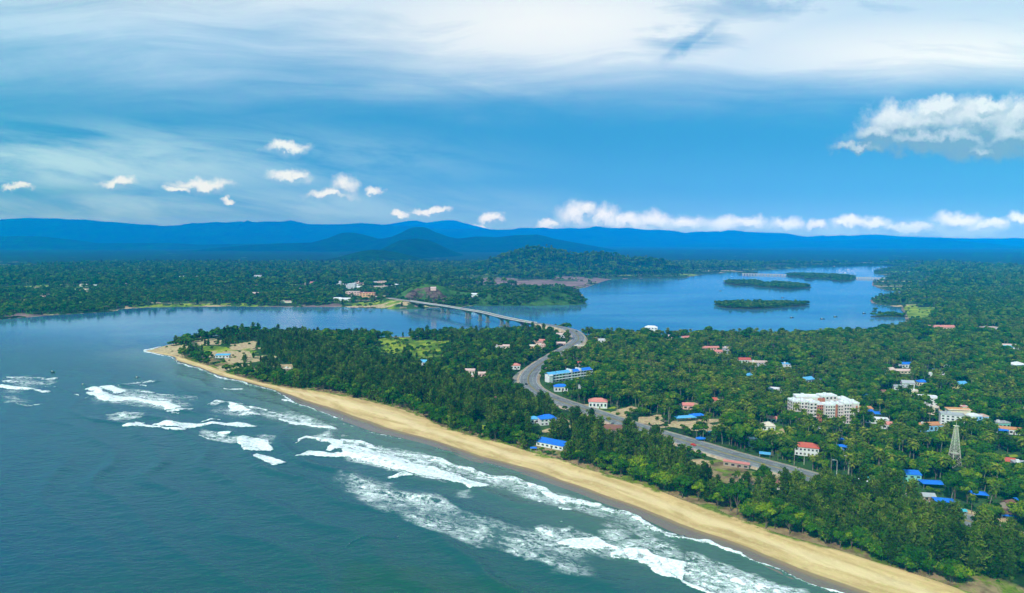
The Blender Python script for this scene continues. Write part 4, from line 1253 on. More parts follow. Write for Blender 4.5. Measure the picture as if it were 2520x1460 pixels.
def scatter():
    out = {k: [] for k in VAR}

    def jit(x0, x1, y0, y1, sp):
        gx, gy = np.meshgrid(np.arange(x0, x1, sp), np.arange(y0, y1, sp))
        gx = gx + rng.uniform(-.48, .48, gx.shape) * sp
        gy = gy + rng.uniform(-.48, .48, gy.shape) * sp
        return gx.ravel(), gy.ravel()

    def keep_ok(x, y, m=0.0):
        ok = np.ones(x.shape, bool)
        for kx, ky, kr in KEEP:
            ok &= (x - kx) ** 2 + (y - ky) ** 2 > (kr + m) ** 2
        return ok
    for band, (x0, x1, y0, y1, sp) in enumerate([(-760, 900, 285, 700, 5.2), (-760, 1300, 700, 1200, 6.4), (-1600, 1700, 1200, 2100, 11.5), (-2600, 2700, 2100, 4300, 21)]):
        x, y = jit(x0, x1, y0, y1, sp)
        ok = (np.abs(x) < 0.80 * y + 30)
        x, y = x[ok], y[ok]
        d = shore_d(x, y)
        px, py = proj(x, y, np.full(x.shape, 3.0))
        M = ground_maps(x, y)
        ok = d > np.where(y < 1200, 9, 4)
        ok &= keep_ok(x, y, 2.5 if band < 2 else 5)
        if y1 < 1300:
            ok &= ~in_poly(x, y, BEACHP)
        if band < 3:
            ok &= road_dist(x, y) > 14.0
        x, y, px, py, d = (q[ok] for q in (x, y, px, py, d))
        M = {k: v[ok] for k, v in M.items()}
        r = rng.random(len(x))
        n1 = fbm(x / 60, y / 60, 3, 41.)
        n2 = fbm(x / 26, y / 26, 3, 42.)
        cas = in_poly(px, py, P_CAS) if band < 2 else np.zeros(len(x), bool)
        gard = in_poly(px, py, P_GARDEN) if band < 2 else cas
        dense = in_poly(px, py, P_DENSE) if band < 2 else cas
        right = np.zeros(len(x), bool)
        if band < 2:   # town side of the road
            i = np.array([np.argmin((ROADL[:, 0] - a) ** 2 + (ROADL[:, 1] - b) ** 2) for a, b in zip(x, y)])
            i = np.clip(i, 0, len(ROADL) - 2)
            tv = ROADL[i + 1] - ROADL[i]
            right = tv[:, 0] * (y - ROADL[i, 1]) - tv[:, 1] * (x - ROADL[i, 0]) > 0
        front = np.zeros(len(x), bool)
        if band < 2:
            for i in range(0, len(ROAD3), 2):
                qx, qy = ROADL[i]
                rpx = proj(qx, qy, 4.0)[0]
                if qy > 1130 or qy < 330:
                    continue
                reach = 50 if qy > 900 else 44 if rpx < 1330 and qy < 700 else 42 if rpx < 1540 else 27 if rpx < 1960 else 21
                L_ = math.hypot(qx, qy)
                for kk in np.arange(8, reach, 8):
                    front |= (x - qx + qx / L_ * kk) ** 2 + (y - qy + qy / L_ * kk) ** 2 < (10 - kk * .05) ** 2
            qf = gpa(FIELDP, 3.0)
            for kk in (0, 9, 18, 27, 36, 45):
                front |= line_dist(x, y + kk, qf[6:10]) < 8
        for fx, fy, fr in FRONT:
            front |= (x - fx) ** 2 + (y - fy) ** 2 < fr * fr
        for cx, cy_, rx, ry, kd in SPOTS:
            if cy_ > 950 and kd != 'verge' and band < 2:
                c_ = gp(cx, cy_, 3)
                rm = rx * c_[1] / F
                for kk in (rm * .5, rm * .5 + 9, rm * .5 + 18):
                    front |= (x - c_[0] + c_[0] / c_[1] * kk) ** 2 + (y - c_[1] + kk) ** 2 < (rm * .8) ** 2
        hz = FN_L4(x, y) if band == 3 else np.full(len(x), -9.)
        vdist = line_dist(x, y, VL) if band < 2 else np.full(len(x), 99.)
        bare = (M['sandy'] > .35) | (M['mud'] > .4)
        for a in range(len(x)):
            k = None
            sc_ = rng.uniform(.75, 1.2)
            if bare[a]:
                if r[a] < .05:
                    k = 'shrub'
            elif M['field'][a] > .35:
                if n2[a] > .60 and r[a] < .45 or r[a] < .04:
                    k, sc_ = ('broadleaf_tree', sc_ * .5) if r[a] < .4 else ('shrub', 1.4)
            elif band >= 2:
                k = 'broadleaf_tree' if r[a] < .8 else ('casuarina_tree' if n1[a] > .5 else 'coconut_palm')
                sc_ *= 1.0 if band == 2 else 1.75
                if M['verge'][a] > .4 or n2[a] < .27:
                    k = None
            elif cas[a] and vdist[a] < 7 + 16 * n1[a]:
                if r[a] < .24:
                    k, sc_ = 'shrub', rng.uniform(.45, 1.3)
            elif cas[a]:
                if gard[a]:
                    if r[a] < .50 and n2[a] > .42:
                        k = 'casuarina_tree' if r[a] < .2 else ('broadleaf_tree' if r[a] < .36 else ('coconut_palm' if r[a] < .5 else 'shrub'))
                        sc_ *= .72
                elif r[a] < (.93 if dense[a] else .82 if n2[a] > .36 else .5):
                    sc_ *= 1.12 if dense[a] else 1.0
                    k = 'casuarina_tree' if r[a] < .76 else ('broadleaf_tree' if rng.random() < .6 else 'shrub')
                    sc_ *= 1.0 if k == 'casuarina_tree' else .7
                    if k == 'casuarina_tree' and y[a] > 560:
                        sc_ *= .92
                    if px[a] < 700:
                        sc_ *= .62
                        if px[a] < 650 and n2[a] < .46:
                            k = None
            elif M['verge'][a] > .35 and not right[a]:
                if r[a] < .26:
                    k, sc_ = 'shrub', rng.uniform(.4, 1.2)
            elif right[a]:
                pal = .50 + .5 * (n1[a] - .5) * 2.4
                if n2[a] > .30 or r[a] < .4:
                    k = 'coconut_palm' if r[a] < pal else 'broadleaf_tree'
                    if k == 'broadleaf_tree':
                        sc_ *= rng.choice([.55, .8, 1.0, 1.2])
                if y[a] > 700 and k == 'coconut_palm':
                    sc_ *= .95
            else:
                k = 'broadleaf_tree' if r[a] < .72 else 'casuarina_tree'
                sc_ *= rng.choice([.6, .85, 1.0])
            if k and front[a]:
                if k in ('casuarina_tree', 'coconut_palm') or band >= 2 and r[a] < .5:
                    k = None if r[a] < .45 else 'shrub'
                    sc_ = rng.uniform(.8, 1.5)
                elif k == 'broadleaf_tree':
                    sc_ = rng.uniform(.26, .42) if band < 2 else sc_ * .4
            if k and band == 3 and d[a] < 170 and x[a] > 0:
                sc_ *= .42
            elif k and band == 2 and d[a] < 45 and x[a] > 600:
                sc_ *= .6
            if k:
                if d[a] < 16 and k != 'shrub':
                    sc_ *= .85
                zb = 2.6 if d[a] > 30 else .6
                if hz[a] > zb:
                    zb = hz[a] - 1.0
                out[k].append((x[a], y[a], zb, sc_))
    # islands and the headland
    for lab, P in ISLES.items():
        lo, hi = P.min(0), P.max(0)
        near = lo[1] < 1900
        sp = 6.0 if near else 9.0
        x, y = jit(lo[0], hi[0], lo[1], hi[1], sp)
        ok = in_poly(x, y, P) & ((line_dist(x, y, P, True) > 1.5))
        if 'crooked' in lab:
            c = gpa(R3([(640, 617), (690, 628), (610, 609)]))
            for q in c:
                ok &= ((x - q[0]) / 22) ** 2 + ((y - q[1]) / 34) ** 2 > 1
        for a in np.nonzero(ok)[0]:
            out['broadleaf_tree'].append((x[a], y[a], .3, rng.uniform(.45, .75) * (1 if near else 1.15)))
    x, y = jit(L5_RANGE[0] - 10, L5_RANGE[1] + 40, 1535, 1860, 9.5)
    z = FN_L5(x, y)
    px, py = proj(x, y, z)
    rk = in_poly(px, py, ROCKP) & (y < 1690)
    n2 = fbm(x / 55, y / 55, 3, 55.)
    for a in range(len(x)):
        if z[a] > 1.0 and not rk[a] and ((px[a] > 1110) or n2[a] > .55):
            if n2[a] > .40:
                out['broadleaf_tree'].append((x[a], y[a], z[a] - .5, rng.uniform(.5, .95)))
    # palms and small trees along the road
    for s, off, kd, st in ((1, 14.5, 'coconut_palm', 5), (-1, 14.5, 'coconut_palm', 4), (1, 17, 'shrub', 3), (-1, 17, 'shrub', 3)):
        for i in range(0, len(ROAD3) - 1, st):
            if ROAD3[i, 2] > 5 or rng.random() < .35:
                continue
            t = ROAD3[i + 1] - ROAD3[i]
            nrm = np.array([-t[1], t[0]]) / (np.hypot(t[0], t[1]) + 1e-9)
            q = ROAD3[i, :2] + nrm * s * (off + rng.uniform(-1, 2))
            if (q[1] > 560 and kd == 'coconut_palm' and rng.random() < .6) or not keep_ok(q[0:1], q[1:2])[0]:
                continue
            out[kd].append((q[0], q[1], 2.8, rng.uniform(.5, .75) if kd == 'coconut_palm' else rng.uniform(.6, 1.1)))
    return out


def tree_label(kind, x, y, px, py):
    if kind == 'casuarina_tree':
        if px > 1930 and py > 1200:
            return 'tall feathery casuarina tree in the dense dark grove beside the beach, bottom right', 'casuarinas of the dense grove at the bottom right'
        if py > 1080:
            return 'feathery casuarina tree in the mixed strip between the beach and the road', 'casuarinas of the mixed strip by the road'
        if px > 840:
            return 'feathery casuarina tree in the long dark wood behind the middle of the beach', 'casuarinas of the long dark wood behind the beach'
        return 'dark casuarina tree near the sandy tip of the spit', 'casuarinas near the tip of the spit'
    if kind == 'coconut_palm':
        if road_dist(np.array([x]), np.array([y]))[0] < 18.5:
            return 'small palm tree planted along the edge of the grey highway', 'palms along the highway'
        if px > 2050:
            return 'yellow green coconut palm among the blue roofs right of the lattice tower road', 'palms among the blue roofed houses'
        return 'coconut palm in the leafy town beyond the highway', 'palms of the leafy town'
    if kind == 'broadleaf_tree':
        if px > 2050:
            return 'spreading bright green broadleaf tree near the lattice tower and blue roofs', 'broadleaf trees near the lattice tower'
        if px > 1560:
            return 'round green broadleaf tree between the highway and the white apartment block', 'broadleaf trees near the apartment block'
        return 'round green broadleaf tree on the wooded spit left of the highway', 'broadleaf trees on the spit'
    if px > 1600:
        return 'low green bush on the sandy verge between beach and highway', 'bushes on the sandy verge'
    return 'low green bush on the grassy edge behind the beach', 'bushes on the grassy edge'


TREE_SRC = {}


def stuff_instancer(name, kind, pts):
    """the far mass of one kind of tree: a point cloud that carries copies of the tree meshes"""
    A = np.array(pts)
    n = len(A)
    me = bpy.data.meshes.new(name)
    me.vertices.add(n)
    me.vertices.foreach_set('co', A[:, :3].astype(np.float32).ravel())
    for nm, arr in (('size', A[:, 3]), ('turn', rng.uniform(0, 6.283, n))):
        a = me.attributes.new(nm, 'FLOAT', 'POINT')
        a.data.foreach_set('value', arr.astype(np.float32))
    a = me.attributes.new('pick', 'INT', 'POINT')
    a.data.foreach_set('value', rng.integers(0, len(VAR[kind]), n).astype(np.int32))
    o = link(name, me)
    tag(o, kind='stuff')
    ng = bpy.data.node_groups.new(name + '_copies', 'GeometryNodeTree')
    ng.interface.new_socket('Geometry', in_out='INPUT', socket_type='NodeSocketGeometry')
    ng.interface.new_socket('Geometry', in_out='OUTPUT', socket_type='NodeSocketGeometry')
    gi, go = ng.nodes.new('NodeGroupInput'), ng.nodes.new('NodeGroupOutput')
    L = ng.links.new

    def named(nm, typ):
        q = ng.nodes.new('GeometryNodeInputNamedAttribute')
        q.data_type = typ
        q.inputs['Name'].default_value = nm
        return q.outputs['Attribute']
    size, turn, pick = named('size', 'FLOAT'), named('turn', 'FLOAT'), named('pick', 'INT')
    rot = ng.nodes.new('ShaderNodeCombineXYZ')
    L(turn, rot.inputs[2])
    jn = ng.nodes.new('GeometryNodeJoinGeometry')
    for part in (0, 1):
        js = ng.nodes.new('GeometryNodeJoinGeometry')
        for so_ in reversed(TREE_SRC[kind][part]):
            oi = ng.nodes.new('GeometryNodeObjectInfo')
            oi.inputs['Object'].default_value = so_
            oi.inputs['As Instance'].default_value = True
            L(oi.outputs['Geometry'], js.inputs[0])
        ip = ng.nodes.new('GeometryNodeInstanceOnPoints')
        ip.inputs['Pick Instance'].default_value = True
        L(gi.outputs[0], ip.inputs['Points'])
        L(js.outputs[0], ip.inputs['Instance'])
        L(pick, ip.inputs['Instance Index'])
        L(rot.outputs[0], ip.inputs['Rotation'])
        L(size, ip.inputs['Scale'])
        L(ip.outputs[0], jn.inputs[0])
    L(jn.outputs[0], go.inputs[0])
    md = o.modifiers.new('copies', 'NODES')
    md.node_group = ng
    return o


def plant_all():
    out = scatter()
    names = {'casuarina_tree': ('crown', 'trunk'), 'broadleaf_tree': ('crown', 'trunk'), 'coconut_palm': ('crown', 'trunk'), 'shrub': ('foliage', 'stem')}
    cats = {'casuarina_tree': 'casuarina', 'broadleaf_tree': 'tree', 'coconut_palm': 'palm', 'shrub': 'bush'}
    for kind, L in out.items():
        A = np.array(L)
        hpx = SIZE[kind] * A[:, 3]
        px, py = proj(A[:, 0], A[:, 1], A[:, 2])
        _, pt = proj(A[:, 0], A[:, 1], A[:, 2] + hpx)
        inside = (px > 5) & (px < 2515) & (pt < 1450) & (pt > 600)
        tall = np.where(inside, py - pt, 0)
        order = np.argsort(-tall)
        pick = order[:295 if kind != 'shrub' else 150]
        srcs = ([], [])
        for n_, a in enumerate(pick):
            vi = n_ % len(VAR[kind])
            e = bpy.data.objects.new(kind, None)
            COL.objects.link(e)
            e.empty_display_size = 1
            e.location = A[a, :3]
            e.rotation_euler = (0, 0, rng.uniform(0, 6.28))
            s = A[a, 3]
            e.scale = (s, s, s * rng.uniform(.92, 1.1))
            lab, grp = tree_label(kind, A[a, 0], A[a, 1], px[a], py[a])
            tag(e, lab, cats[kind], grp)
            for part in (0, 1):
                o = link(names[kind][part], VAR[kind][vi][part], e)
                if n_ < len(VAR[kind]):
                    srcs[part].append(o)
        TREE_SRC[kind] = srcs
        rest = np.delete(A, pick, axis=0)
        if len(rest):
            nm = {'casuarina_tree': 'casuarina_woods', 'broadleaf_tree': 'broadleaf_woods', 'coconut_palm': 'palm_woods', 'shrub': 'shrubbery'}[kind]
            stuff_instancer(nm, kind, rest)
        print('TREES', kind, len(pick), len(rest))
# ------------------------------------------------------------------ building kit
def paint(name, c, rough=0.75, dirt=0.25):
    m, N, b, t = new_mat(name, rough, 0.25)
    p = pos(t)
    s = N.noise(N.v('MULTIPLY', p, (1, 1, 0.25)), 0.7, 5, 0.65)
    k = N.m('MULTIPLY', N.mr(s, 0.48, 0.75), dirt)
    cc = N.mix(k, (*c, 1), (c[0] * .55 + .02, c[1] * .52 + .02, c[2] * .48 + .02, 1))
    t.links.new(cc, b.inputs['Base Color'])
    return m


def roof_mat(name, c, rib=2.2, rough=0.6):
    m, N, b, t = new_mat(name, rough, 0.3)
    p = pos(t)
    s = N.noise(p, 0.5, 5, 0.7)
    cc = N.mix(N.m('MULTIPLY', N.mr(s, 0.42, 0.75), 0.55), (*c, 1), (c[0] * .5 + .04, c[1] * .55 + .03, c[2] * .6 + .03, 1))
    t.links.new(cc, b.inputs['Base Color'])
    x = N.sep(p)[0]
    bump(t, N, b, N.m('SINE', N.m('MULTIPLY', x, rib * 6.28)), 0.4, 0.05)
    return m


WALLS = {'white': paint('white_wall', (.58, .585, .60)), 'blush': paint('blush_white_wall', (.58, .515, .505), dirt=.4), 'pier': paint('dark_concrete', (.17, .17, .18), dirt=.5), 'cream': paint('cream_wall', (.62, .53, .40)), 'pink': paint('pink_wall', (.62, .40, .34)), 'grey': paint('grey_wall', (.34, .35, .37), dirt=.45),
         'teal': paint('teal_wall', (.18, .46, .42)), 'yellow': paint('yellow_wall', (.62, .50, .22)), 'blue': paint('pale_blue_wall', (.22, .44, .68)), 'orange': paint('orange_wall', (.66, .36, .18)),
         'terracotta': paint('terracotta_wall', (.42, .14, .09)), 'stone': paint('stone_wall', (.30, .24, .20), dirt=.5), 'concrete': paint('weathered_concrete', (.33, .32, .31), dirt=.5), 'paleconcrete': paint('pale_concrete', (.50, .47, .45), dirt=.5)}
ROOFS = {'blue': roof_mat('blue_sheet_roof', (.012, .155, .66)), 'lightblue': roof_mat('light_blue_roof', (.10, .38, .68)), 'red': roof_mat('red_tile_roof', (.46, .085, .060)), 'pinkred': roof_mat('faded_red_roof', (.58, .20, .17)),
         'brown': roof_mat('brown_tile_roof', (.20, .085, .06)), 'orange': roof_mat('orange_roof', (.60, .26, .11)), 'white': roof_mat('white_roof', (.70, .70, .72)), 'grey': roof_mat('grey_roof', (.36, .37, .40)),
         'turquoise': roof_mat('turquoise_roof', (.05, .40, .50)), 'cream': roof_mat('cream_roof', (.60, .52, .42)), 'pinkwhite': roof_mat('dusty_pink_roof', (.60, .42, .38))}
M_GLASS = mat_plain('dark_window', (.018, .024, .030), (.04, .05, .06), 0.2, 0.5)
M_DOOR = mat_plain('brown_door', (.12, .06, .035), None, 0.6)
M_STEEL = mat_plain('galvanised_steel', (.50, .48, .41), (.36, .34, .28), 0.6, 0.3, 0.6)
M_POST = mat_plain('grey_post', (.25, .25, .26), None, 0.6)


class MB:
    def __init__(s):
        s.V, s.F = [], []

    def add(s, V, Fq):
        n = len(s.V)
        s.V += [tuple(map(float, v)) for v in V]
        s.F += [tuple(n + i for i in f) for f in Fq]
        return s

    def box(s, x0, x1, y0, y1, z0, z1):
        return s.add([(x, y, z) for z in (z0, z1) for y in (y0, y1) for x in (x0, x1)],
                     [(0, 2, 3, 1), (4, 5, 7, 6), (0, 1, 5, 4), (2, 6, 7, 3), (0, 4, 6, 2), (1, 3, 7, 5)])

    def bar(s, p, q, r, r2=None):
        p, q = np.asarray(p, float), np.asarray(q, float)
        r2 = r if r2 is None else r2
        d = q - p
        d /= np.linalg.norm(d) + 1e-9
        a = np.cross(d, [0.31, .2, 1] if abs(d[2]) < .9 else [1, .1, 0])
        a /= np.linalg.norm(a)
        b = np.cross(d, a)
        V = [p + (a * i + b * j) * r for i, j in ((-1, -1), (1, -1), (1, 1), (-1, 1))] + [q + (a * i + b * j) * r2 for i, j in ((-1, -1), (1, -1), (1, 1), (-1, 1))]
        return s.add(V, [(0, 3, 2, 1), (4, 5, 6, 7), (0, 1, 5, 4), (1, 2, 6, 5), (2, 3, 7, 6), (3, 0, 4, 7)])

    def gable(s, w, d, z, rise, ov=.5, th=.18, cx=0, cy=0):
        """ridge along x; a folded sheet with thickness"""
        x0, x1, y0, y1 = cx - w / 2 - ov, cx + w / 2 + ov, cy - d / 2 - ov, cy + d / 2 + ov
        zz = z - rise * ov / (d / 2)
        V = []
        for t in (0, th):
            V += [(x0, y0, zz + t), (x1, y0, zz + t), (x1, cy, z + rise + t), (x0, cy, z + rise + t), (x0, y1, zz + t), (x1, y1, zz + t)]
        return s.add(V, [(6, 7, 8, 9), (9, 8, 11, 10), (0, 3, 2, 1), (3, 4, 5, 2), (0, 1, 7, 6), (4, 10, 11, 5), (0, 6, 9, 3), (3, 9, 10, 4), (1, 2, 8, 7), (2, 5, 11, 8)])

    def hip(s, w, d, z, rise, ov=.5, th=.18, cx=0, cy=0):
        a, b = w / 2 + ov, d / 2 + ov
        r = max(0.15, a - b)
        V = [(cx - a, cy - b, z), (cx + a, cy - b, z), (cx + a, cy + b, z), (cx - a, cy + b, z), (cx - a, cy - b, z + th), (cx + a, cy - b, z + th), (cx + a, cy + b, z + th), (cx - a, cy + b, z + th), (cx - r, cy, z + rise), (cx + r, cy, z + rise)]
        return s.add(V, [(0, 3, 2, 1), (0, 1, 5, 4), (1, 2, 6, 5), (2, 3, 7, 6), (3, 0, 4, 7), (4, 5, 9, 8), (5, 6, 9), (6, 7, 8, 9), (7, 4, 8)])

    def shed(s, w, d, z, rise, ov=.4, th=.16, cx=0, cy=0):
        a, b = w / 2 + ov, d / 2 + ov
        V = []
        for t in (0, th):
            V += [(cx - a, cy - b, z + t), (cx + a, cy - b, z + t), (cx + a, cy + b, z + rise + t), (cx - a, cy + b, z + rise + t)]
        return s.add(V, [(0, 3, 2, 1), (4, 5, 6, 7), (0, 1, 5, 4), (1, 2, 6, 5), (2, 3, 7, 6), (3, 0, 4, 7)])

    def parapet(s, w, d, z, h=.6, t=.25, cx=0, cy=0):
        x0, x1, y0, y1 = cx - w / 2, cx + w / 2, cy - d / 2, cy + d / 2
        s.box(x0, x1, y0, y0 + t, z, z + h)
        s.box(x0, x1, y1 - t, y1, z, z + h)
        s.box(x0, x0 + t, y0 + t, y1 - t, z, z + h)
        return s.box(x1 - t, x1, y0 + t, y1 - t, z, z + h)

    def mesh(s, name, mat):
        me = bpy.data.meshes.new(name)
        me.from_pydata(s.V, [], s.F)
        me.materials.append(mat)
        return me

    def build(s, name, mat, parent=None):
        return link(name, s.mesh(name, mat), parent)


WIN_ME = {}


def win_mesh(w, h, mat=None):
    k = (round(w, 2), round(h, 2), (mat or M_GLASS).name)
    if k not in WIN_ME:
        WIN_ME[k] = MB().box(-w / 2, w / 2, -.06, .10, 0, h).mesh('window', mat or M_GLASS)
    return WIN_ME[k]



def clear(x, y, r, front):
    """keep trees off a footprint and low on the side towards the viewing hill"""
    KEEP.append((x, y, r))
    L = math.hypot(x, y)
    ux, uy = -x / L, -y / L
    k = 0.0
    while k < front:
        FRONT.append((x + ux * (r * .6 + k), y + uy * (r * .6 + k), r * (.95 - .25 * k / max(front, 1))))
        k += max(3.0, r * .6)


def thing(name, label, cat, loc, rotz=0.0, group=None):
    e = bpy.data.objects.new(name, None)
    COL.objects.link(e)
    e.location = loc
    e.rotation_euler = (0, 0, rotz)
    tag(e, label, cat, group)
    return e


def windows(root, w, d, h, storeys, nf, ns, sides=('front',), ww=None, wh=None, z0=.9, cx=0, cy=0, mat=None, top=0.0):
    sh = (h - top) / storeys
    wh = wh or sh * .42
    for s in range(storeys):
        z = s * sh + max(z0 * min(1, sh / 3), sh * .3)
        if 'front' in sides:
            st = w / nf
            for i in range(nf):
                o = link('window', win_mesh(ww or st * .5, wh, mat), root, (cx - w / 2 + (i + .5) * st, cy - d / 2, z))
        for sd_, sx, rz in (('left', -1, -math.pi / 2), ('right', 1, math.pi / 2)):
            if sd_ in sides:
                st = d / ns
                for i in range(ns):
                    link('window', win_mesh(ww or st * .5, wh, mat), root, (cx + sx * w / 2, cy - d / 2 + (i + .5) * st, z), rz)


def house(label, px, py, w, d, h, rot, wall, roof, rcol, storeys=1, nf=3, ns=2, name='house', cat='house', front=None, group=None, extra=None, base=2.9, win=True, keep=None):
    """a house placed by the map position of its roof"""
    g = gp(px, py, base + h * .9)
    x, y = g[0], g[1]
    e = thing(name, label, cat, (x, y, base), R(rot), group)
    r = keep or 0.5 * math.hypot(w, d) + 1.0
    clear(x, y, r, front if front is not None else min(55, (13 - h) * y / 150))
    MB().box(-w / 2, w / 2, -d / 2, d / 2, -1.2, h).build('wall', WALLS[wall], e)
    rb = MB()
    if roof == 'gable':
        rb.gable(w, d, h + .02, min(d * .26, 2.6))
        gb = MB().add([(-w / 2, -d / 2, h), (-w / 2, d / 2, h), (-w / 2, 0, h + min(d * .26, 2.6) - .1)], [(0, 2, 1)])
        gb.add([(w / 2, -d / 2, h), (w / 2, d / 2, h), (w / 2, 0, h + min(d * .26, 2.6) - .1)], [(0, 1, 2)])
        gb.build('gable_wall', WALLS[wall], e)
    elif roof == 'hip':
        rb.hip(w, d, h + .02, min(d * .33, 2.8))
    elif roof == 'shed':
        rb.shed(w, d, h + .05, d * .16)
    else:
        rb.box(-w / 2 - .2, w / 2 + .2, -d / 2 - .2, d / 2 + .2, h, h + .18)
        rb.parapet(w + .3, d + .3, h + .18, .5)
        if w > 8:
            tk = MB().box(-w * .3, -w * .3 + 1.8, d * .05, d * .05 + 1.6, h + .18, h + 1.8)
            tk.build('water_tank', WALLS['white' if rcol != 'white' else 'grey'], e)
    rb.build('roof', ROOFS[rcol], e)
    if win:
        windows(e, w, d, h, storeys, nf, ns, ('front', 'left') if rot < 0 else ('front', 'right'))
        link('door', MB().box(-.5, .5, -.07, .1, 0, min(2.0, h * .6)).mesh('door', M_DOOR), e, (w * .08 if nf % 2 == 0 else w / nf * .5, -d / 2, 0.02))
    return e


# ------------------------------------------------------------------ road, median and bridge
ROADW = np.interp(np.arange(len(ROAD3)), [0, len(ROAD3) * .25, len(ROAD3)], [1, 1, 1])


def road_frames():
    P = ROAD3
    T = np.gradient(P[:, :2], axis=0)
    T /= np.linalg.norm(T, axis=1, keepdims=True)
    return P, np.stack([-T[:, 1], T[:, 0]], -1)


def ribbon(idx, offs, name, mat, attrs=True):
    P, Nn = road_frames()
    P, Nn = P[idx], Nn[idx]
    n, k = len(P), len(offs)
    V = np.zeros((n, k, 3))
    A = np.zeros((n, k))
    for j, (o, dz) in enumerate(offs):
        wf = WF[idx] if abs(o) > 1.6 else 1.0
        V[:, j, :2] = P[:, :2] + Nn * (o * wf)[:, None] if not np.isscalar(wf) else P[:, :2] + Nn * o
        V[:, j, 2] = (P[:, 2] + dz) if dz is not None else 0.4
        A[:, j] = o
    s = np.concatenate([[0], np.cumsum(np.linalg.norm(np.diff(P[:, :2], axis=0), axis=1))])
    me = mesh_np(name, V.reshape(-1, 3), grid_faces(n, k), mat, [('off', 'POINT', A), ('run', 'POINT', np.repeat(s[:, None], k, 1))])
    return link(name, me)


def mat_road():
    m, N, b, t = new_mat('asphalt', 0.85, 0.3)
    p = pos(t)
    o, s = N.attr('off'), N.attr('run')
    c = N.mix(N.mr(N.noise(p, 0.10, 6, 0.65), 0.3, 0.7), (0.105, 0.108, 0.115, 1), (0.185, 0.187, 0.195, 1))
    lane = N.noise(N.xyz(N.m('MULTIPLY', s, 0.02), N.m('MULTIPLY', o, 1.2)), 1.0, 4, 0.6)
    c = N.mix(N.m('MULTIPLY', N.mr(lane, .45, .7), .5), c, (0.24, 0.235, 0.23, 1))
    ao = N.m('ABSOLUTE', o)
    edge = N.m('MULTIPLY', N.mr(ao, 8.35, 8.45), N.mr(ao, 8.75, 8.65))
    dash = N.m('MULTIPLY', N.m('MULTIPLY', N.mr(ao, 4.75, 4.82), N.mr(ao, 5.05, 4.98)), N.m('GREATER_THAN', N.m('FRACT', N.m('MULTIPLY', s, 0.12)), 0.55))
    c = N.mix(N.m('MULTIPLY', N.m('MAXIMUM', edge, dash), 0.8), c, (0.62, 0.62, 0.60, 1))
    sh = N.mix(N.mr(N.noise(p, 0.25, 5, .6), .35, .65), (0.30, 0.215, 0.14, 1), (0.44, 0.35, 0.25, 1))
    c = N.mix(N.mr(N.m('ADD', ao, N.m('MULTIPLY', N.m('SUBTRACT', N.noise(p, 0.2, 4, .6), .5), 1.6)), 9.1, 9.7), c, sh)
    t.links.new(c, b.inputs['Base Color'])
    return m


yb = ROAD3[:, 1]
i_west = int(np.argmin(np.linalg.norm(ROAD3[:, :2] - gp(1004, 740.2, 14.2)[:2], axis=1)))
i_east = int(np.argmin(np.linalg.norm(ROAD3[:, :2] - gp(1318, 795.8, 13.6)[:2], axis=1)))
i_wide = int(np.argmin(np.linalg.norm(ROAD3[:, :2] - gp(1412, 817, 7.5)[:2], axis=1)))
WF = np.interp(np.arange(len(ROAD3)), [0, i_east, i_wide, len(ROAD3)], [.66, .66, 1, 1])


def build_road():
    mr_ = mat_road()
    me_ = mat_plain('median_soil', (.16, .15, .07), (.26, .20, .12), .95, .1, .3)
    mk = mat_plain('kerb_stone', (.45, .42, .38), (.33, .30, .27), .8, .3, .5)
    land = [np.arange(0, i_west + 1), np.arange(i_east, len(ROAD3))]
    for k, idx in enumerate(land):
        o = ribbon(idx, [(-15.5, None), (-11.6, -.12), (-9.2, -.03), (-8.8, 0), (-1.0, .05), (1.0, .05), (8.8, 0), (9.2, -.03), (11.6, -.12), (15.5, None)], 'road', mr_)
        tag(o, kind='structure')
    P, Nn = road_frames()
    idx = np.arange(i_wide - 4, len(ROAD3))
    o = ribbon(idx, [(-.9, .0), (-.9, .22), (-.65, .22), (-.6, .30), (.6, .30), (.65, .22), (.9, .22), (.9, .0)], 'road_median', me_)
    tag(o, kind='structure')
    # side road swinging round the outside of the bend
    sp = catmull([gp(a, b, 3.4) for a, b in [(1304, 906), (1286, 914), (1272, 925), (1267, 936), (1270, 947), (1280, 957), (1294, 966), (1310, 974), (1324, 980)]], 4.0)
    T = np.gradient(sp[:, :2], axis=0)
    T /= np.linalg.norm(T, axis=1, keepdims=True)
    Nr = np.stack([-T[:, 1], T[:, 0]], -1)
    V = np.stack([np.column_stack([sp[:, :2] + Nr * o_, np.full(len(sp), z_)]) for o_, z_ in ((-4.2, 2.0), (-3.0, 3.5), (-2.7, 3.55), (2.7, 3.55), (3.0, 3.5), (4.2, 2.0))], 1)
    me = mesh_np('service_road', V.reshape(-1, 3), grid_faces(len(sp), 6), mat_plain('old_asphalt', (.20, .19, .17), (.30, .27, .23), .9, .2, .2))
    tag(link('service_road', me), kind='structure')
    for q in sp[::3]:
        KEEP.append((q[0], q[1], 6))


build_road()


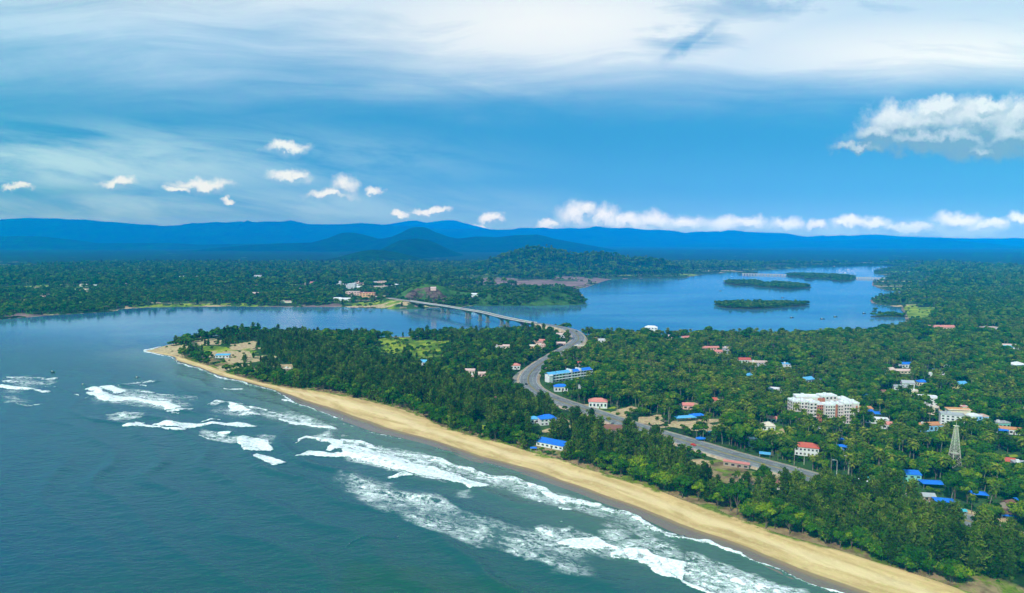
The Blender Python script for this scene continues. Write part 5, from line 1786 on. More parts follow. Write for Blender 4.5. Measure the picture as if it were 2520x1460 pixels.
def build_bridge():
    P, Nn = road_frames()
    I = np.arange(i_west, i_east + 1)
    mid = P[(i_west + i_east) // 2]
    e = thing('road_bridge', 'long grey concrete road bridge on paired piers crossing the river mouth', 'bridge', (mid[0], mid[1], 0))
    O = np.array([mid[0], mid[1], 0])
    mc = WALLS['concrete']
    mp = WALLS['paleconcrete']
    hw = 6.3
    spots = [(1088, 753), (1103, 756), (1148.5, 762.5), (1156.5, 764), (1184, 768.5), (1199, 772), (1235, 780.5), (1249, 783.5), (1283, 790), (1297, 792.5)]
    ip = [int(np.argmin(np.abs(proj(P[I, 0], P[I, 1], P[I, 2])[0] - a))) for a, b in spots]
    s = np.concatenate([[0], np.cumsum(np.linalg.norm(np.diff(P[I, :2], axis=0), axis=1))])
    dp = np.min(np.abs(s[:, None] - s[ip][None, :]), axis=1)
    depth = 2.0 + 3.2 * np.clip(1 - dp / 24, 0, 1) ** 2
    prof = lambda i: [(-hw, 0), (-hw, -.5), (-3.4, -.9), (-3.0, -depth[i]), (3.0, -depth[i]), (3.4, -.9), (hw, -.5), (hw, 0)]
    V, A = [], []
    for k, i in enumerate(I):
        for o_, z_ in prof(k):
            V.append(np.array([*(P[i, :2] + Nn[i] * o_), P[i, 2] + z_]) - O)
    n = len(I)
    Fq = [(a * 8 + j, a * 8 + (j + 1) % 8, (a + 1) * 8 + (j + 1) % 8, (a + 1) * 8 + j) for a in range(n - 1) for j in range(8)]
    me = mesh_np('deck', np.array(V), np.array(Fq), mc)
    link('deck', me, e)
    me.materials[0] = WALLS['pier']
    V = []
    for k, i in enumerate(I):
        for o_ in (-5.6, 5.6):
            V.append(np.array([*(P[i, :2] + Nn[i] * o_), P[i, 2] + .03]) - O)
    me = mesh_np('carriageway', np.array(V), np.array([(2 * a, 2 * a + 1, 2 * a + 3, 2 * a + 2) for a in range(n - 1)]), mat_plain('bridge_asphalt', (.16, .16, .17), (.24, .235, .235), .85, .3, .1))
    link('carriageway', me, e)
    for sd_ in (-1, 1):
        V = []
        for k, i in enumerate(I):
            for o_, z_ in ((5.75, 0.02), (5.75, 1.1), (6.2, 1.1), (6.2, 0.02)):
                V.append(np.array([*(P[i, :2] + Nn[i] * o_ * sd_), P[i, 2] + z_]) - O)
        Fq = [(a * 4 + j, a * 4 + (j + 1) % 4, (a + 1) * 4 + (j + 1) % 4, (a + 1) * 4 + j) for a in range(n - 1) for j in range(4)]
        link('parapet', mesh_np('parapet', np.array(V), np.array(Fq), mp), e)
    for k in ip:
        i = I[k]
        t = np.array([Nn[i][1], -Nn[i][0]])
        b = MB()
        c = P[i, :2] - O[:2]
        zt = P[i, 2] - depth[k] + .1

        def blk(hx, hy, z0, z1):
            q = [c + t * a * hx + Nn[i] * bb * hy for a, bb in ((-1, -1), (1, -1), (1, 1), (-1, 1))]
            b.add([(*v, z0) for v in q] + [(*v, z1) for v in q], [(0, 3, 2, 1), (4, 5, 6, 7), (0, 1, 5, 4), (1, 2, 6, 5), (2, 3, 7, 6), (3, 0, 4, 7)])
        blk(1.3, 2.9, .9, zt)
        blk(2.6, 4.6, -3, 1.0)
        b.build('pier', WALLS['pier'], e)
    for a in ip[4:]:
        pass
    for i in I[6::9]:
        q = P[i]
        for sd_ in (1,):
            b = MB()
            c = np.array([*(q[:2] + Nn[i] * 5.97 * sd_), q[2] + 1.05]) - O
            b.bar(c, c + [0, 0, 7], .10, .06)
            b.bar(c + [0, 0, 7], c + np.array([*(-Nn[i] * 1.8 * sd_), 7.3]), .06)
            b.build('lamp_post', M_POST, e)


build_bridge()


def build_causeway():
    md = WALLS['concrete']
    for lab, a, b, n in (('low dark causeway bridge on many piers left of the far island', (440, 543), (768, 552), 16), ('low dark causeway bridge on many piers right of the far island', (1280, 572), (1496, 577), 11)):
        A = gp(1679.6 + .33351 * a[0], 492.2 + .33351 * a[1], 5)
        B = gp(1679.6 + .33351 * b[0], 492.2 + .33351 * b[1], 5)
        e = thing('causeway_bridge', lab, 'bridge', (A[0], A[1], 0))
        d = B - A
        L = np.hypot(d[0], d[1])
        e.rotation_euler = (0, 0, math.atan2(d[1], d[0]))
        MB().box(0, L, -4, 4, 4.2, 6.4).build('deck', md, e)
        me = MB().box(-3.2, 3.2, -4.5, 4.5, -2, 4.2).mesh('pier', md)
        for i in range(n):
            link('pier', me, e, ((i + .5) * L / n, 0, 0))


build_causeway()

# ------------------------------------------------------------------ large buildings
def block(root, cx, cy, w, d, h, rot, wall, storeys=6, nf=4, sides=('front',), ns=3, balcony=True, win=True, roofcol='white', wmat=None, tank=True):
    """one wing of a larger building, as a part with its windows, slabs and roof below it"""
    o = MB().box(-w / 2, w / 2, -d / 2, d / 2, -1.2, h).build('wing', WALLS[wall], root)
    o.location = (cx, cy, 0)
    o.rotation_euler = (0, 0, R(rot))
    rf = MB().box(-w / 2 - .12, w / 2 + .12, -d / 2 - .12, d / 2 + .12, h, h + .2).parapet(w + .24, d + .24, h + .2, .7)
    if tank:
        rf.box(-w * .22, -w * .22 + min(2.6, w * .3), -1.0, 1.0, h + .2, h + 2.2)
    rf.build('roof', ROOFS[roofcol], o)
    sh = h / storeys
    if balcony:
        sl = MB()
        for s in range(1, storeys):
            sl.box(-w / 2 - .05, w / 2 + .05, -d / 2 - .55, -d / 2 - .01, s * sh - .16, s * sh)
        sl.build('balcony_slab', WALLS[wall], o)
    if win:
        windows(o, w, d, h, storeys, nf, ns, sides, mat=wmat, wh=sh * .5)
    return o


def build_apartments():
    g = gp(2056, 1045, 3)
    e = thing('apartment_block', 'large white apartment complex with red brown recesses round a courtyard', 'apartment block', (g[0], g[1], 3))
    e.scale = (0.84, 0.84, 1.14)
    H6 = 14.5
    # left range, stepping back to the left
    block(e, -5.5, 5.0, 9.5, 10, H6 - 1.0, 0, 'blush', 6, 4)
    block(e, -13.0, 8.6, 6.5, 9, H6 - 1.3, 0, 'terracotta', 6, 3)
    block(e, -19.5, 10.5, 7.5, 12, H6, 0, 'blush', 6, 2, ('front', 'left'), 3)
    block(e, -26.0, 15.5, 6.5, 11, H6 - .4, 0, 'blush', 6, 2, ('front', 'left'), 3)
    block(e, -32.5, 19.5, 7.0, 12, H6 - .6, 0, 'blush', 6, 3, ('front', 'left'), 3)
    # near corner and the right range
    block(e, 0.6, 6.4, 2.6, 11, H6 - .2, 0, 'terracotta', 6, 1, balcony=False, win=False, tank=False)
    block(e, 5.6, 9.5, 7.0, 10, H6 - 1.6, 0, 'blush', 6, 3)
    block(e, 12.6, 8.4, 7.2, 12, H6 - .4, 0, 'blush', 6, 3)
    block(e, 19.2, 6.6, 5.6, 13, H6 + .3, 0, 'blush', 6, 1, win=False, balcony=False)
    st = MB().box(-.9, .9, -.14, .1, 0, H6 - 1).build('stair_panel', WALLS['terracotta'], e)
    st.location = (19.6, .1, 0)
    # back range closing the court
    block(e, -16.0, 30, 22, 10, H6 + .6, -6, 'blush', 6, 6, balcony=False, win=False)
    block(e, 4.0, 29, 16, 10, H6 + 1.4, 6, 'blush', 6, 4, balcony=False)
    block(e, 17.0, 22, 9, 12, H6, 0, 'blush', 6, 3, win=False, balcony=False)
    cr = MB().box(-7, 0, 23.2, 23.9, 8, H6 + .3).build('court_panel', WALLS['terracotta'], e)
    clear(g[0] - 7, g[1] + 14, 23, 0)
    clear(g[0] - 24, g[1] + 15, 11, 12)
    clear(g[0] + 2, g[1] + 8, 16, 10)
    clear(g[0] + 12, g[1] + 8, 11, 14)


def build_office():
    g = gp(2373, 1064, 3)
    e = thing('office_building', 'white five storey block with rows of dark windows just behind the lattice tower', 'building', (g[0], g[1], 3))
    e.rotation_euler = (0, 0, 0)
    H5 = 12.6
    o = block(e, -6.4, 5.8, 16, 9, H5, -24, 'white', 6, 5, ('front',), 3, balcony=False, roofcol='grey')
    o = MB().box(-1.5, 1.5, -1.2, 1.2, -1, H5 - .8).build('glass_stair', M_GLASS, e)
    o.location = (3.0, 1.4, 0)
    block(e, 6.2, 2.6, 4.0, 6, H5 - .5, 8, 'white', 6, 1, balcony=False, win=False, tank=False)
    b2 = block(e, 11.0, 5.6, 6.0, 8, H5 - .8, 8, 'blue', 4, 2, ('front',), 2, balcony=True, tank=False)
    rf = MB().shed(5.0, 3.4, 6.6, .9).build('blue_awning', ROOFS['blue'], e)
    rf.location = (12.6, -.6, 0)
    rr = MB().shed(17, 5.5, H5 + 1.6, .8).build('red_roof', ROOFS['orange'], e)
    rr.location = (4.0, 14.5, 0)
    rr.rotation_euler = (0, 0, R(-8))
    block(e, 4.0, 15, 16, 6, H5 + 1.2, -8, 'cream', 5, 5, balcony=False, win=False, tank=False)
    block(e, 19.0, 13, 12, 7, 9.5, -4, 'blue', 3, 3, balcony=False, roofcol='pinkwhite', tank=False)
    hu = MB().hip(4, 3, H5 + 3.4, 1.2).build('rooftop_hut', ROOFS['red'], e)
    hu.location = (10, 17, 0)
    block(e, 10.0, 17, 3.6, 2.8, H5 + 3.3, 0, 'white', 1, 1, balcony=False, win=False, tank=False)
    clear(g[0] + 2, g[1] + 9, 17, 0)
    clear(g[0] - 7, g[1] + 4, 10, 12)
    clear(g[0] + 10, g[1] + 4, 9, 12)


def build_tower():
    g = gp(2348, 1148, 3)
    Ht, w0, w1 = 27.0, 3.1, 0.6
    e = thing('lattice_tower', 'tall tapering steel lattice mast rising from the trees', 'mast', (g[0], g[1], 2.8))
    KEEP.append((g[0], g[1], 5.0))
    for k in range(6, 40, 6):
        FRONT.append((g[0] * (1 - k / g[1]), g[1] - k, 6.5))
    co = [(-1, -1), (1, -1), (1, 1), (-1, 1)]
    wz = lambda z: w0 + (w1 - w0) * (z / Ht) ** .9
    lv = [0]
    while lv[-1] < Ht - .8:
        lv.append(min(Ht, lv[-1] + max(1.5, wz(lv[-1]) * 1.25)))
    for cx, cy_ in co:
        b = MB()
        for z0, z1 in zip(lv[:-1], lv[1:]):
            b.bar((cx * wz(z0), cy_ * wz(z0), z0), (cx * wz(z1), cy_ * wz(z1), z1), .19, .16)
        b.build('leg', M_STEEL, e)
    b = MB()
    for z0, z1 in zip(lv[:-1], lv[1:]):
        for k in range(4):
            a, c = co[k], co[(k + 1) % 4]
            A0, A1 = np.array([a[0] * wz(z0), a[1] * wz(z0), z0]), np.array([a[0] * wz(z1), a[1] * wz(z1), z1])
            C0, C1 = np.array([c[0] * wz(z0), c[1] * wz(z0), z0]), np.array([c[0] * wz(z1), c[1] * wz(z1), z1])
            b.bar(A0, C1, .06)
            b.bar(C0, A1, .06)
            b.bar(A1, C1, .07)
    b.build('bracing', M_STEEL, e)
    p = MB().box(-wz(9) - .25, wz(9) + .25, -wz(9) - .25, wz(9) + .25, 8.9, 9.15)
    p.build('platform', M_STEEL, e)
    MB().box(-1.3, 1.3, -1.3, 1.3, Ht, Ht + .3).bar((0, 0, Ht + .3), (0, 0, Ht + 3.2), .10, .04).build('antenna', M_STEEL, e)


def build_longhouse():
    g = gp(1352, 943, 3)
    e = thing('long_building', 'long white three storey building with bright blue sheet roofs beside the road bend', 'building', (g[0], g[1], 2.9), R(33))
    Hh, Lb, Db = 8.6, 58.0, 8.0
    b = MB().box(0, Lb, 0, Db, -1.2, Hh)
    b.build('wall', WALLS['white'], e)
    for s in range(3):
        for i in range(14):
            if 20 < i * 4.1 < 24:
                continue
            link('window', win_mesh(2.6, 1.3), e, (2.4 + i * 4.05, 0, .9 + s * 2.85))
    sl = MB()
    for s in (1, 2, 3):
        sl.box(.4, Lb - .4, -.9, -.02, s * 2.85 - .25, s * 2.85 - .08)
    sl.build('gallery_slab', WALLS['white'], e)
    for x0, x1, c in ((-.4, 9.2, 'lightblue'), (11, 21, 'lightblue'), (21.6, 27, 'lightblue'), (30.4, 39.4, 'blue'), (42.0, 56.2, 'blue')):
        r = MB().gable(x1 - x0, Db, Hh + .03, 1.9, .5)
        o = r.build('roof', ROOFS[c], e)
        o.location = ((x0 + x1) / 2, Db / 2, 0)
    for x in (28.2, 40.2):
        MB().box(x, x + 1.6, -.5, Db + .4, -1, Hh + 2.6).build('stair_tower', WALLS['white'], e)
    MB().box(-1.2, 3.2, -1.6, -.03, -1, Hh - .6).gable(4.4, 1.6, Hh - .6, .9, .3, cx=1, cy=-.8).build('porch_tower', WALLS['white'], e)
    ex = (math.cos(R(33)), math.sin(R(33)))
    for k in np.arange(0, 60, 5.5):
        clear(g[0] + ex[0] * k - ex[1] * 4, g[1] + ex[1] * k + ex[0] * 4, 8.5, 36)


build_apartments()
build_office()
build_tower()
build_longhouse()

d4 = lambda X, Y: (1679.6 + .33351 * X, 738.3 + .33351 * Y)
d5 = lambda X, Y: (1679.6 + .33351 * X, 973.3 + .33351 * Y)
d2 = lambda X, Y: (840.4 + .33351 * X, 492.2 + .33351 * Y)
d6 = lambda X, Y: (840.4 + .33351 * X, 973.3 + .33351 * Y)
d1 = lambda X, Y: (.33351 * X, 492.2 + .33351 * Y)
dz = lambda X, Y: (787.5 + .09766 * X, 664.4 + .09766 * Y)     # far town enlargement

for row in [
    # town beyond the highway, right of the picture
    ('white stepped building with a blue banded rooftop room, behind the office block', *d4(1812, 722), 15, 11, 8.5, -18, 'white', 'flat', 'white', 4, 4),
    ('small white wing running down the slope below the stepped building', *d4(1862, 800), 5, 9, 5.5, -30, 'cream', 'flat', 'cream', 2, 2),
    ('low cream hall with an orange edged roof and blue wall below the office block', *d4(1825, 922), 21, 8, 4.5, 10, 'blue', 'flat', 'orange', 1, 6),
    ('white plaster house with a bright red hipped roof and teal windows near the highway', *d4(915, 1085), 15, 8, 6.0, -20, 'white', 'hip', 'red', 2, 6),
    ('cream two storey house with a flat blue roof behind the apartment block', *d4(1076, 600), 14, 9, 6.0, -8, 'cream', 'flat', 'blue', 2, 4),
    ('unfinished grey building with reddish roof patches on the left of the palm town', *d4(560, 462), 21, 11, 7.5, -6, 'grey', 'flat', 'pinkwhite', 3, 7),
    ('row of low red roofed rooms left of the unfinished grey building', *d4(455, 440), 14, 7, 4.5, -4, 'white', 'gable', 'red', 1, 4),
    ('tall grey narrow house standing above the palms', *d4(328, 358), 9, 8, 9.0, 5, 'grey', 'flat', 'pinkwhite', 3, 2),
    ('sky blue house with white annex among dense palms', *d4(775, 474), 13, 8, 5.0, -12, 'white', 'flat', 'lightblue', 2, 4),
    ('low white house with a grey roof in front of the sky blue house', *d4(716, 494), 9, 7, 4.5, 12, 'white', 'gable', 'grey', 1, 3),
    ('house with a small dark blue roof in the far palms', *d4(1652, 474), 14, 8, 4.5, 0, 'white', 'shed', 'blue', 1, 4),
    ('white house with a pale blue roof in the far palms', *d4(1985, 472), 13, 8, 5.0, 8, 'white', 'gable', 'lightblue', 1, 4),
    ('pale round ended hall with a blue front at the right edge of the photo', *d4(2462, 478), 15, 12, 7.5, 12, 'blue', 'hip', 'white', 2, 4),
    ('white gabled chapel like house in the middle of the green town', *d4(1527, 516), 9, 8, 5.5, 20, 'white', 'gable', 'pinkwhite', 1, 2),
    ('long low pink roofed shed right of the white gabled house', *d4(1612, 522), 19, 6, 3.5, -2, 'cream', 'gable', 'pinkwhite', 1, 5),
    ('small white box house in the trees, right of the pink roofed shed', *d4(1822, 543), 8, 6, 4.5, 0, 'white', 'flat', 'white', 1, 2),
    ('small house with a slanting blue roof, right of the small white box house', *d4(1890, 524), 10, 6, 4.5, -10, 'white', 'shed', 'lightblue', 1, 3),
    ('dark roofed white house on a cleared plot left of the blue roofed bungalow', *d4(1660, 612), 11, 8, 5.0, -15, 'white', 'gable', 'grey', 1, 3),
    ('blue roofed bungalow on a cleared plot', *d4(1768, 606), 9, 7, 4.5, -4, 'cream', 'hip', 'blue', 1, 3),
    ('yellow house with a pale blue roof and white front', *d4(2045, 620), 12, 8, 5.5, 14, 'yellow', 'gable', 'lightblue', 2, 3),
    ('cream flat roofed house above the white stepped building', *d4(1728, 675), 11, 8, 5.0, -20, 'cream', 'flat', 'cream', 1, 3),
    ('long pale shed roof in front of the dark roofed white house', *d4(1622, 640), 16, 5, 3.5, -12, 'white', 'shed', 'grey', 1, 4),
    ('brown roofed hut left of the cream flat roofed house', *d4(1500, 680), 9, 7, 3.8, 0, 'stone', 'gable', 'brown', 1, 2),
    ('orange walled shed with a blue lean-to roof right of the apartment block', *d4(1352, 802), 10, 6, 4.2, -6, 'orange', 'shed', 'orange', 1, 3),
    ('low white shed with a long pale roof right of the apartment block', *d4(1430, 880), 17, 5, 3.6, -14, 'white', 'shed', 'white', 1, 5),
    ('white cottage with a dull red roof below the long pale shed', *d4(1510, 915), 8, 6, 4.0, -22, 'white', 'gable', 'pinkred', 1, 2),
    ('small white and blue shop house on the town side of the highway', *d4(517, 1030), 6, 5, 5.2, -10, 'white', 'flat', 'white', 2, 2),
    ('white round fronted pavilion left of the red hipped roof', *d4(632, 925), 9, 8, 3.8, -10, 'white', 'hip', 'cream', 1, 3),
    ('small red and white cottage in palms left of the apartment block', *d4(660, 872), 7, 5, 3.6, -24, 'white', 'gable', 'pinkred', 1, 2),
    ('brown roofed white hut between the highway and the beach trees', *d4(722, 1352), 8.5, 6, 3.2, -14, 'white', 'hip', 'brown', 1, 3),
    ('narrow roadside shelter with a long dull red roof', *d4(398, 1203), 16, 2.6, 3.0, -28, 'stone', 'shed', 'pinkred', 1, 4),
    ('white house with bright red roof edges at the right edge of the photo', *d4(2388, 1185), 9, 6, 5.0, -24, 'white', 'gable', 'red', 2, 3),
    ('weathered grey white house cut by the right edge of the photo', *d4(2500, 1212), 9, 8, 7.0, -16, 'paleconcrete', 'flat', 'grey', 2, 3),
    ('long white house with a beige roof at the right edge, above the trees', *d4(2480, 800), 14, 7, 4.5, -6, 'white', 'flat', 'cream', 1, 4),
    ('teal fronted low house right of the white office block', *d4(2355, 908), 10, 6, 4.8, 6, 'teal', 'flat', 'grey', 1, 3),
    ('long low house with an orange terrace roof at the right', *d4(2420, 955), 18, 5, 3.8, -24, 'white', 'shed', 'orange', 1, 5),
    ('low pale roofed cottage left of the lattice mast', *d4(1850, 1142), 7, 5, 3.5, -12, 'white', 'gable', 'pinkwhite', 1, 2),
    ('small white cottage with an open front in the palms below the apartment block', *d4(985, 948), 7, 5, 3.5, -20, 'white', 'shed', 'white', 1, 2),
    ('pale walled yard house with a faded red roof below the long pale shed', *d4(1345, 992), 8, 4, 3.2, -32, 'cream', 'shed', 'pinkred', 1, 2),
    ('white and turquoise stall by the highway in front of the turquoise lean-to', *d4(1342, 1340), 6, 4, 3.0, -18, 'white', 'flat', 'white', 1, 2),
    ('tin roofed grey hut behind the beach grove, beside the highway', *d5(1812, 738), 6, 4.5, 2.8, -10, 'stone', 'gable', 'grey', 1, 2),
    ('green walled house with a two part blue roof and white balcony', *d5(1680, 580), 10.5, 6, 5.2, -10, 'teal', 'shed', 'blue', 2, 3),
    ('brown tiled house with a blue front awning at the right edge', *d5(2408, 868), 8, 5, 3.0, -22, 'stone', 'shed', 'brown', 1, 3),
    ('old brown roofed hut behind the brown tiled house', *d5(2402, 795), 6, 5, 3.4, 24, 'stone', 'gable', 'brown', 1, 2),
    ('long white house with red gables, seen over the palms at the far right', *d4(2410, 340), 26, 9, 5.0, -10, 'white', 'gable', 'pinkwhite', 1, 6),
    ('turquoise roofed house in front of the long white house with red gables', *d4(2395, 348), 12, 8, 4.5, -10, 'white', 'shed', 'turquoise', 1, 3),
    ('pink terracotta roofed school at the right end of the lagoon', *d4(1898, 200), 46, 12, 5.0, 0, 'pink', 'gable', 'pinkred', 1, 9),
    ('white house above the palms right of the lagoon, far right', *d4(2262, 205), 26, 11, 6.5, 8, 'white', 'flat', 'pinkwhite', 2, 5),
    # left of and along the highway
    ('white villa with a pale red tiled roof and arches beside the highway', *d6(1892, 45), 16, 9, 5.6, -6, 'white', 'hip', 'pinkred', 1, 5),
    ('white hotel with a bright blue roof and open balconies in the beach wood', *d6(1515, 168), 13, 9, 5.2, 14, 'white', 'hip', 'blue', 2, 4),
    ('small side hall with a blue roof left of the beach hotel', *d6(1420, 172), 7, 6, 3.6, 10, 'white', 'hip', 'lightblue', 1, 2),
    ('bright blue long roofed beach shed near the sand', *d6(1555, 352), 22, 8, 3.0, -34, 'white', 'shed', 'blue', 1, 6),
    ('brown roofed house in the clearing by the highway, right of the beach hotel', *d6(1990, 240), 17, 9, 3.4, -14, 'stone', 'gable', 'brown', 1, 4),
    ('pink hut in the wood above the blue beach shed', *d6(1437, 312), 4, 3.5, 2.6, 10, 'pink', 'flat', 'pinkwhite', 1, 2),
    ('white house with a blue hipped roof in front of the long blue roofed building', *d2(1618, 1378), 13, 7, 5.0, 4, 'white', 'hip', 'blue', 1, 4),
    ('salmon red roofed house at the outside of the road bend', *d2(1283, 1222), 11, 7, 4.5, -4, 'white', 'hip', 'pinkred', 1, 3),
    ('pink roofed long house, upper of three in the wood left of the bend', *d2(945, 1258), 12, 6, 4.2, -4, 'cream', 'gable', 'pinkwhite', 1, 4),
    ('pink flat house, middle and largest of three in the wood left of the bend', *d2(978, 1296), 11, 7, 4.0, -10, 'pink', 'flat', 'pinkwhite', 1, 4),
    ('small pink roofed house, right one of three in the wood left of the bend', *d2(1036, 1280), 8, 5, 4.0, 0, 'pink', 'gable', 'pinkwhite', 1, 2),
    ('pale blue tin roofed house alone in the wood on the spit', *d2(602, 1195), 15, 8, 4.5, -8, 'white', 'gable', 'lightblue', 1, 4),
    ('tall pink house with a red rooftop room below the bridge road', *d2(1272, 1062), 9, 7, 7.0, -4, 'pink', 'flat', 'pinkred', 2, 3),
    ('red roofed row house right of the tall pink house', *d2(1482, 1040), 17, 7, 5.0, -12, 'pink', 'gable', 'pinkred', 1, 6),
    ('pink two storey house in front of the red roofed row house', *d2(1478, 1072), 10, 6, 5.0, -6, 'pink', 'flat', 'pinkwhite', 2, 4),
    ('low white house with a flat roof left of the tall pink house', *d2(1160, 1080), 12, 5, 4.0, -2, 'white', 'flat', 'pinkwhite', 1, 4),
    ('cream cottage touching the left side of the tall pink house', *d2(1215, 1078), 9, 6, 4.2, 0, 'cream', 'gable', 'pinkwhite', 1, 2),
    ('pale orange cottage between the tall pink house and the row house', *d2(1408, 1078), 12, 6, 4.2, -8, 'orange', 'gable', 'cream', 1, 3),
    ('white roofed house just inside the bridge road bend', *d2(1620, 994), 14, 8, 5.0, 2, 'white', 'gable', 'pinkwhite', 1, 4),
    ('pinkish house at the inner edge of the highway below the bend', *d2(1620, 1058), 12, 6, 4.2, -6, 'pink', 'gable', 'pinkwhite', 1, 5),
    ('toll office with a flat pale roof at the right edge of the highway', *d2(1762, 1078), 15, 7, 3.8, 14, 'pink', 'flat', 'cream', 1, 5),
    ('white house right of the toll office', *d2(1935, 1032), 18, 8, 5.0, 0, 'white', 'flat', 'white', 1, 4),
    ('white lagoon house at the far shore tree line', *d2(2285, 943), 20, 9, 6.5, -14, 'white', 'hip', 'white', 2, 4),
    ('pink roofed house in trees below the lagoon house', *d2(2395, 1008), 22, 8, 4.5, -2, 'cream', 'gable', 'pinkwhite', 1, 5),
    ('small red roofed house above the long blue roofed building', *d2(1752, 1205), 9, 6, 5.0, 10, 'grey', 'gable', 'red', 1, 2),
    ('small white cube house right of the long blue roofed building', *d2(1905, 1240), 9, 5, 4.2, -4, 'white', 'flat', 'white', 1, 2),
    ('white hut right of the blue hipped roof house', *d2(1775, 1372), 6, 5, 3.6, 12, 'white', 'gable', 'grey', 1, 2),
    ('tiny pink house on the far right of the lane, beyond the blue roofed buildings', *d2(1862, 1390), 6, 4, 3.4, 0, 'pink', 'gable', 'pinkwhite', 1, 2),
    ('red roofed cottage half hidden in trees left of the salmon roof lane', *d6(1160, 22), 7, 5, 3.6, 0, 'stone', 'gable', 'brown', 1, 2),
    ('reddish roofed huts in the palms above the sand yard', *d4(210, 735), 10, 6, 4.2, -14, 'pink', 'gable', 'red', 1, 3),
    ('low pink house left of the sand yard', *d4(40, 775), 9, 6, 4.0, -10, 'pink', 'gable', 'pinkred', 1, 2),
    ('tin roofed shed at the far left of the palm town', *d4(55, 560), 9, 6, 4.2, 0, 'grey', 'shed', 'turquoise', 1, 2),
    ('white house with a pale roof between two palms, left part of the town', *d4(480, 555), 8, 6, 4.5, 30, 'white', 'gable', 'lightblue', 1, 2),
    ('blue grey tin house above the long tilted white roof', *d4(918, 585), 12, 8, 4.5, 24, 'grey', 'gable', 'lightblue', 1, 3),
    ('white house with a long tilted roof and blue end left of the apartments', *d4(690, 658), 14, 5, 4.0, -18, 'white', 'shed', 'white', 1, 4),
    ('red and white house on the left shore side of the palm town', *d4(20, 280), 13, 8, 6.0, 24, 'white', 'gable', 'pinkred', 2, 3),
    ('row of low red houses left of the tall grey house', *d4(205, 352), 22, 6, 3.8, 0, 'pink', 'gable', 'pinkred', 1, 6),
    ('low red roofed cottage in front of the tall grey house', *d4(262, 380), 11, 6, 3.8, 0, 'pink', 'gable', 'pinkred', 1, 3),
    ('blue roofed hut on the sandy tip of the spit', *d1(1645, 1146), 17, 6, 3.6, 2, 'white', 'shed', 'lightblue', 1, 4),
    ('sandy ruin walls on the spit clearing', *d1(2130, 1245), 12, 6, 2.2, -6, 'stone', 'flat', 'cream', 1, 3),
]:
    house(*row[:10], storeys=row[10], nf=row[11])

